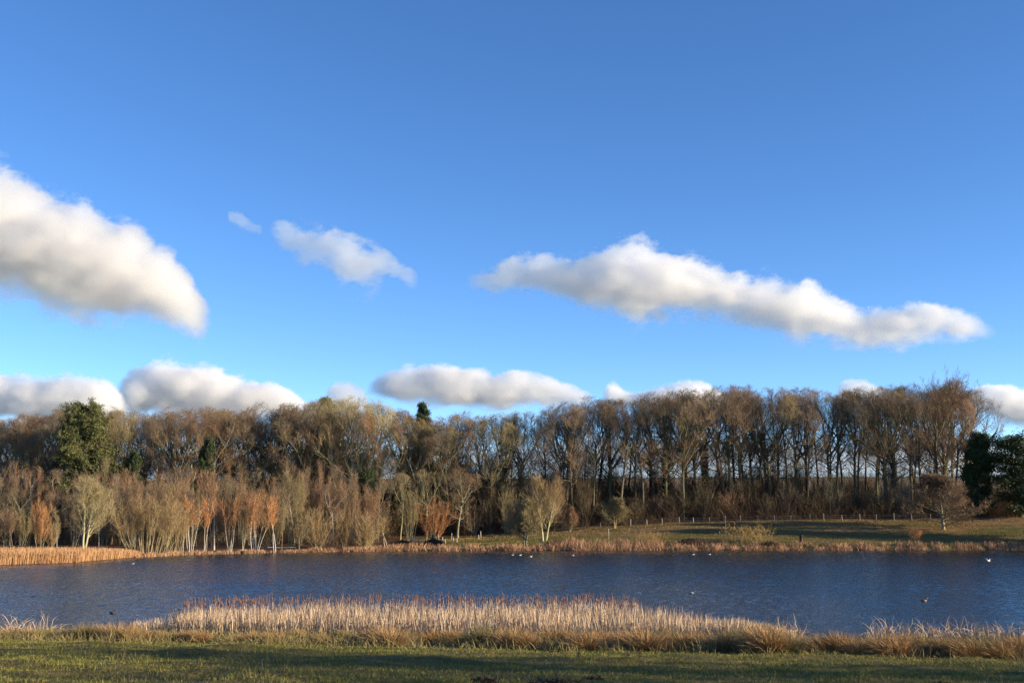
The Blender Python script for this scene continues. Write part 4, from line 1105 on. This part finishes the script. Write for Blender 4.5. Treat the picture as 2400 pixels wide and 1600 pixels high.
# ------------------------------------------------------------------ water birds
def loft(rings, k=10):
    V, q, n = [], [], len(rings)
    for (x, z, ry, rz) in rings:
        for j in range(k):
            a = j * 2 * math.pi / k
            V.append([x, ry * math.cos(a), z + rz * math.sin(a)])
    ii = np.arange(n * k).reshape(n, k)
    q = np.stack([ii[:-1], np.roll(ii[:-1], -1, 1), np.roll(ii[1:], -1, 1), ii[1:]], -1).reshape(-1, 4)
    return V, q
def water_bird(p, Yt, L, body, lab, cat, head=None, rot=0.0, name="duck", fly=False):
    s = L / 0.42
    rings = [(-.22, .09, .005, .005), (-.19, .075, .03, .018), (-.12, .05, .075, .055), (-.02, .035, .095, .075), (.08, .04, .085, .07), (.13, .07, .055, .06), (.145, .12, .034, .04), (.155, .17, .033, .036), (.185, .185, .030, .030), (.205, .18, .014, .015), (.213, .178, .004, .004)]
    V, q = loft(rings)
    V = np.array(V) * s
    b = link(name, build_mesh("body", V, q, None, M[body], True))
    pos = at(p, Yt if fly else 0, 1) if False else None
    b.location = spot_water(p, Yt)
    b.rotation_euler = (0, 0, rot)
    g = Geo(); g.add(np.array([[.205, -.012, .172], [.205, .012, .172], [.205, 0, .19], [.25, 0, .168]]) * s, None, [[0, 1, 3], [1, 2, 3], [2, 0, 3]])
    link("bill", g.mesh("bill", M['bill']), b)
    for sd in (-1, 1):
        if fly:
            W = np.array([[.08, sd * .05, .09], [.10, sd * .2, .20], [.02, sd * .45, .22], [-.02, sd * .44, .215], [-.03, sd * .2, .185], [-.06, sd * .05, .085]]) * s
        else:
            W = np.array([[.09, sd * .085, .07], [.05, sd * .10, .10], [-.08, sd * .085, .115], [-.21, sd * .025, .105], [-.12, sd * .088, .06], [.02, sd * .10, .04]]) * s
        W2 = W + np.array([0, sd * 0.012, 0.008]) * s
        g = Geo(); g.add(np.concatenate([W, W2]), [[0, 1, 7, 6], [1, 2, 8, 7], [2, 3, 9, 8], [3, 4, 10, 9], [4, 5, 11, 10], [5, 0, 6, 11], [0, 1, 4, 5], [1, 2, 3, 4], [6, 7, 10, 11], [7, 8, 9, 10]])
        link("wing", g.mesh("wing", M[head or body]), b)
    return tag(b, lab, cat, "birds on the lake")
def spot_water(p, Yt):
    return Vector((world_x(p, Yt, 0), Yt, -0.01))
def wd(py):
    return CAM_H * F / (py - 1211.0) * 1.0
water_bird(265, wd(1429), 0.38, 'dark_feather', "black coot with white bill swimming left of the reed bed", "coot", name="coot", rot=0.3)
water_bird(1622, wd(1385), 0.46, 'dark_feather', "dark duck with pale breast swimming right of the reed bed's top", "duck", head='grey_feather', rot=0.0)
water_bird(2166, wd(1402), 0.46, 'brown_feather', "brown duck facing right on open water at the right", "duck", rot=0.1)
water_bird(2317, wd(1311), 0.52, 'white', "bright white gull with raised wings on the far right water", "gull", name="gull", rot=0.5, fly=True)
for p, py, c, lab in [(1244, 1302, 'white', "larger white gull floating below the twin-trunked ash"), (1219, 1298.5, 'white', "tiny pale gull just left of the larger white gull"), (1343, 1299, 'white', "single white gull floating below the dark brush heaps"),
                      (1201, 1298, 'grey_feather', "faint grey gull nearest the middle of the far shore"), (1625, 1297, 'white', "left of two tiny gulls below the black bramble clump"), (1663, 1297, 'white', "right of two tiny gulls below the black bramble clump"),
                      (311, 1318, 'grey_feather', "little grey bird on the water off the great coppice"), (192, 1321, 'brown_feather', "little brown bird on the water off the golden reeds")]:
    water_bird(p, wd(py), 0.40, c, lab, "gull" if c == 'white' else "water bird", name="gull" if c == 'white' else "water_bird", rot=0.6 * math.sin(p))

# ------------------------------------------------------------------ clouds: real bodies of vapour about three kilometres off
DISP = 2400 / 2352.0
def cloud(label, top, bot, Y, dens, k_noise=1.0, nscale=0.015, deep=0.9, seed=0.0, name="cloud", soft=1.3, grow=(16, 10), aniso=0.6):
    top = [(a * DISP, b * DISP - grow[0]) for a, b in top]; bot = [(a * DISP, b * DISP + grow[1]) for a, b in bot]
    xa, xb = min(top[0][0], bot[0][0]), max(top[-1][0], bot[-1][0])
    ya, yb = min(b for _, b in top) - 6, max(b for _, b in bot) + 6
    A, B2 = at(xa, yb, Y), at(xb, ya, Y)
    c0 = Vector(((A.x + B2.x) / 2, Y, A.z))
    XL, ZL = B2.x - A.x, B2.z - A.z
    N = 44
    us = np.linspace(0, 1, N); pxs = xa + us * (xb - xa)
    tz = (yb - np.interp(pxs, [p[0] for p in top], [p[1] for p in top])) / (yb - ya)
    bz = (yb - np.interp(pxs, [p[0] for p in bot], [p[1] for p in bot])) / (yb - ya)
    tz = np.maximum(tz, bz + 0.01)
    hull_h = np.maximum((tz - bz) / 2 * ZL, 2.0); mid = (tz + bz) / 2 * ZL
    k = 20; a = np.arange(k) * 2 * math.pi / k
    V = np.stack([np.repeat((us - 0.5) * XL, k).reshape(N, k), (np.maximum(hull_h * deep, 12)[:, None]) * np.cos(a)[None] * 1.02, mid[:, None] + hull_h[:, None] * np.sin(a)[None] * 1.02], -1)
    ii = np.arange(N * k).reshape(N, k)
    q = np.stack([ii[:-1], np.roll(ii[:-1], -1, 1), np.roll(ii[1:], -1, 1), ii[1:]], -1).reshape(-1, 4)
    VV = np.concatenate([V.reshape(-1, 3), [[-XL / 2 - 2, 0, mid[0]], [XL / 2 + 2, 0, mid[-1]]]])
    tr = [[N * k, (j + 1) % k, j] for j in range(k)] + [[N * k + 1, (N - 1) * k + j, (N - 1) * k + (j + 1) % k] for j in range(k)]
    m = bpy.data.materials.new("cloud_vapour"); m.use_nodes = True
    nt = m.node_tree; nt.nodes.clear()
    out = nt.nodes.new("ShaderNodeOutputMaterial"); pv = nt.nodes.new("ShaderNodeVolumePrincipled")
    pv.inputs["Color"].default_value = (0.985, 0.98, 0.975, 1); pv.inputs["Anisotropy"].default_value = aniso
    nt.links.new(pv.outputs[0], out.inputs["Volume"])
    tc = nt.nodes.new("ShaderNodeTexCoord")
    sep = nt.nodes.new("ShaderNodeSeparateXYZ"); nt.links.new(tc.outputs["Object"], sep.inputs[0])
    u = math_n(nt, 'ADD', math_n(nt, 'DIVIDE', sep.outputs[0], XL), 0.5, clamp=True)
    def curve(vals):
        fc = nt.nodes.new("ShaderNodeFloatCurve"); cv = fc.mapping.curves[0]
        step = max(1, N // 22); pts = list(range(0, N, step))
        if pts[-1] != N - 1: pts.append(N - 1)
        while len(cv.points) < len(pts): cv.points.new(0.5, 0.5)
        for cp, i in zip(cv.points, pts):
            cp.location = (float(us[i]), float(np.clip(vals[i], 0, 1))); cp.handle_type = 'VECTOR'
        fc.mapping.update(); nt.links.new(u, fc.inputs["Value"])
        return fc.outputs[0]
    ct, cb = curve(tz), curve(bz)
    z1 = math_n(nt, 'DIVIDE', sep.outputs[2], ZL)
    midn = math_n(nt, 'MULTIPLY', math_n(nt, 'ADD', ct, cb), 0.5)
    hhn = math_n(nt, 'MAXIMUM', math_n(nt, 'MULTIPLY', math_n(nt, 'SUBTRACT', ct, cb), 0.5), 0.004)
    ez = math_n(nt, 'DIVIDE', math_n(nt, 'SUBTRACT', z1, midn), hhn)
    hd = math_n(nt, 'MAXIMUM', math_n(nt, 'MULTIPLY', hhn, ZL * deep), 12.0)
    ey = math_n(nt, 'DIVIDE', sep.outputs[1], hd)
    e = math_n(nt, 'SQRT', math_n(nt, 'ADD', math_n(nt, 'MULTIPLY', ez, ez), math_n(nt, 'MULTIPLY', ey, ey)))
    d = math_n(nt, 'SUBTRACT', 1.0, e)
    # ends fade
    ends = math_n(nt, 'MULTIPLY', math_n(nt, 'MULTIPLY', u, 18.0, clamp=True), math_n(nt, 'MULTIPLY', math_n(nt, 'SUBTRACT', 1.0, u), 18.0, clamp=True))
    mp = nt.nodes.new("ShaderNodeMapping"); mp.inputs["Location"].default_value = (seed * 37.1, seed * 11.3, seed * 5.7); mp.inputs["Scale"].default_value = (nscale * 0.8, nscale, nscale * 1.25)
    nt.links.new(tc.outputs["Object"], mp.inputs[0])
    nz = nt.nodes.new("ShaderNodeTexNoise"); nz.inputs["Scale"].default_value = 1.0; nz.inputs["Detail"].default_value = 9.0; nz.inputs["Roughness"].default_value = 0.62
    nt.links.new(mp.outputs[0], nz.inputs["Vector"])
    # carve the body with noise: density grows from the outline inwards
    nn = math_n(nt, 'MULTIPLY', math_n(nt, 'SUBTRACT', 0.68, nz.outputs[0]), k_noise * 1.9)
    f = math_n(nt, 'MULTIPLY', math_n(nt, 'SUBTRACT', d, math_n(nt, 'MAXIMUM', nn, 0.0)), math_n(nt, 'ADD', math_n(nt, 'MULTIPLY', math_n(nt, 'ADD', math_n(nt, 'MULTIPLY', ez, 0.5), 0.5, clamp=True), soft * 3.0), soft * 1.1), clamp=True)
    f = math_n(nt, 'MULTIPLY', math_n(nt, 'POWER', f, 1.4), ends)
    nt.links.new(math_n(nt, 'MULTIPLY', f, dens), pv.inputs["Density"])
    o = link(name, build_mesh(name, VV, q, tr, m, True)); o.location = c0
    return tag(o, label, "cloud", "white clouds over the wood")

DK = 0.04
cloud("largest cream-grey cloud at the left, tapering down to the right", [(-150, 330), (0, 396), (60, 425), (100, 462), (150, 466), (190, 482), (240, 512), (300, 522), (350, 565), (400, 597), (440, 645), (470, 685), (500, 735)],
      [(-150, 690), (0, 695), (60, 712), (120, 730), (180, 752), (250, 745), (330, 736), (380, 738), (430, 752), (500, 755)], 3000, DK, seed=1, grow=(48, 44), k_noise=0.68)
cloud("ragged thin grey cloud with a hanging tail, left of centre", [(610, 530), (640, 505), (710, 500), (760, 510), (820, 530), (860, 545), (900, 580), (940, 622), (965, 650)],
      [(610, 560), (680, 610), (720, 635), (760, 655), (780, 690), (830, 712), (870, 695), (890, 650), (920, 655), (965, 668)], 3000, 0.026, k_noise=1.1, seed=2, deep=0.5, nscale=0.016, grow=(24, 16))
cloud("tiny grey wisp left of the ragged thin cloud", [(520, 495), (550, 492), (580, 508), (605, 530)], [(520, 505), (550, 525), (580, 538), (605, 540)], 3000, 0.03, k_noise=0.9, seed=3, deep=0.5, nscale=0.02)
cloud("long white cloud at right with humped top and tapering ends", [(1070, 640), (1130, 622), (1200, 592), (1270, 596), (1320, 596), (1370, 565), (1410, 545), (1440, 542), (1500, 550), (1560, 570), (1620, 600), (1660, 630), (1740, 630), (1800, 642), (1860, 638), (1900, 668), (1950, 708), (2000, 712), (2060, 722), (2085, 690), (2110, 682), (2135, 710), (2190, 716), (2230, 742), (2270, 765)],
      [(1070, 662), (1130, 672), (1200, 670), (1270, 678), (1320, 722), (1400, 752), (1470, 778), (1540, 748), (1620, 742), (1700, 757), (1760, 792), (1850, 808), (1950, 808), (2050, 806), (2150, 786), (2270, 775)], 3000, DK, seed=4, grow=(28, 20), k_noise=0.9)
cloud("low cream cloud bank behind the green pine at the left edge", [(-120, 850), (0, 862), (60, 860), (130, 860), (220, 864), (262, 885), (300, 930)], [(-120, 990), (0, 985), (130, 985), (220, 985), (300, 975)], 4200, DK, seed=5, k_noise=0.72, aniso=0.40, nscale=0.011)
cloud("rounded cream cloud rising behind the left-hand treetops", [(265, 880), (290, 850), (330, 832), (400, 818), (460, 828), (520, 850), (580, 858), (640, 882), (690, 915), (740, 935)], [(265, 960), (330, 985), (460, 990), (580, 990), (740, 965)], 4600, DK, seed=6, k_noise=0.72, aniso=0.40, nscale=0.011)
cloud("long low white cloud above the middle treetops", [(840, 895), (855, 868), (890, 848), (950, 834), (1000, 837), (1080, 840), (1130, 852), (1200, 850), (1260, 863), (1310, 884), (1365, 915)], [(840, 905), (900, 930), (960, 945), (1050, 955), (1150, 955), (1250, 945), (1365, 925)], 4000, DK, seed=7, k_noise=0.72, aniso=0.40, nscale=0.011)
cloud("small white cloud puff beside the long low cloud", [(1385, 905), (1398, 884), (1415, 878), (1440, 895), (1470, 897), (1540, 882), (1580, 873), (1620, 884), (1670, 905)], [(1385, 930), (1450, 955), (1600, 955), (1670, 940)], 4400, DK, seed=8, k_noise=0.72, aniso=0.40, nscale=0.011)
cloud("small faint cloud top left of the long low cloud", [(745, 910), (770, 884), (800, 880), (830, 895), (850, 925)], [(745, 950), (800, 960), (850, 950)], 4400, 0.03, seed=9, k_noise=0.6)
cloud("white cloud at the right edge above the ivy-covered trees", [(2215, 915), (2245, 890), (2280, 882), (2330, 885), (2380, 890), (2480, 880)], [(2215, 930), (2260, 960), (2300, 985), (2360, 998), (2480, 1000)], 4200, DK, seed=10, k_noise=0.72, aniso=0.40, nscale=0.011)
cloud("faint cloud top peeping over the right-hand wood", [(1925, 892), (1960, 875), (1990, 878), (2030, 900)], [(1925, 930), (2030, 930)], 4400, 0.03, seed=11, k_noise=0.6)

cloud("low hazy cloud bank glimpsed between the trunks above the far field", [(-200, 1010), (100, 1000), (400, 1020), (700, 1004), (1000, 1024), (1300, 1010), (1600, 1000), (1900, 1018), (2200, 1002), (2500, 1012)], [(-200, 1135), (600, 1135), (1500, 1135), (2500, 1135)], 6000, 0.007, seed=12, k_noise=0.7, deep=1.6, nscale=0.010)

# ------------------------------------------------------------------ trees right of the photograph that throw the long shadows on the meadow
for i, (x_, y_, h_) in enumerate([(40, 20.0, 11.5), (45, 22.5, 12), (52, 17.0, 13), (58, 3.0, 13), (47, 7.5, 11), (66, 11.0, 15), (36, -1.0, 9), (43, 13.5, 11), (39, 4.0, 10)]):
    plant_tree("shade_tree", OAKS[i % 8], 0, 0, 0, "bare tree on the near shore out of the picture to the right", "tree", "trees beside the meadow", loc=Vector((x_, y_, gz(x_, y_))), height=h_, width=1.5, rot=i * 1.3)
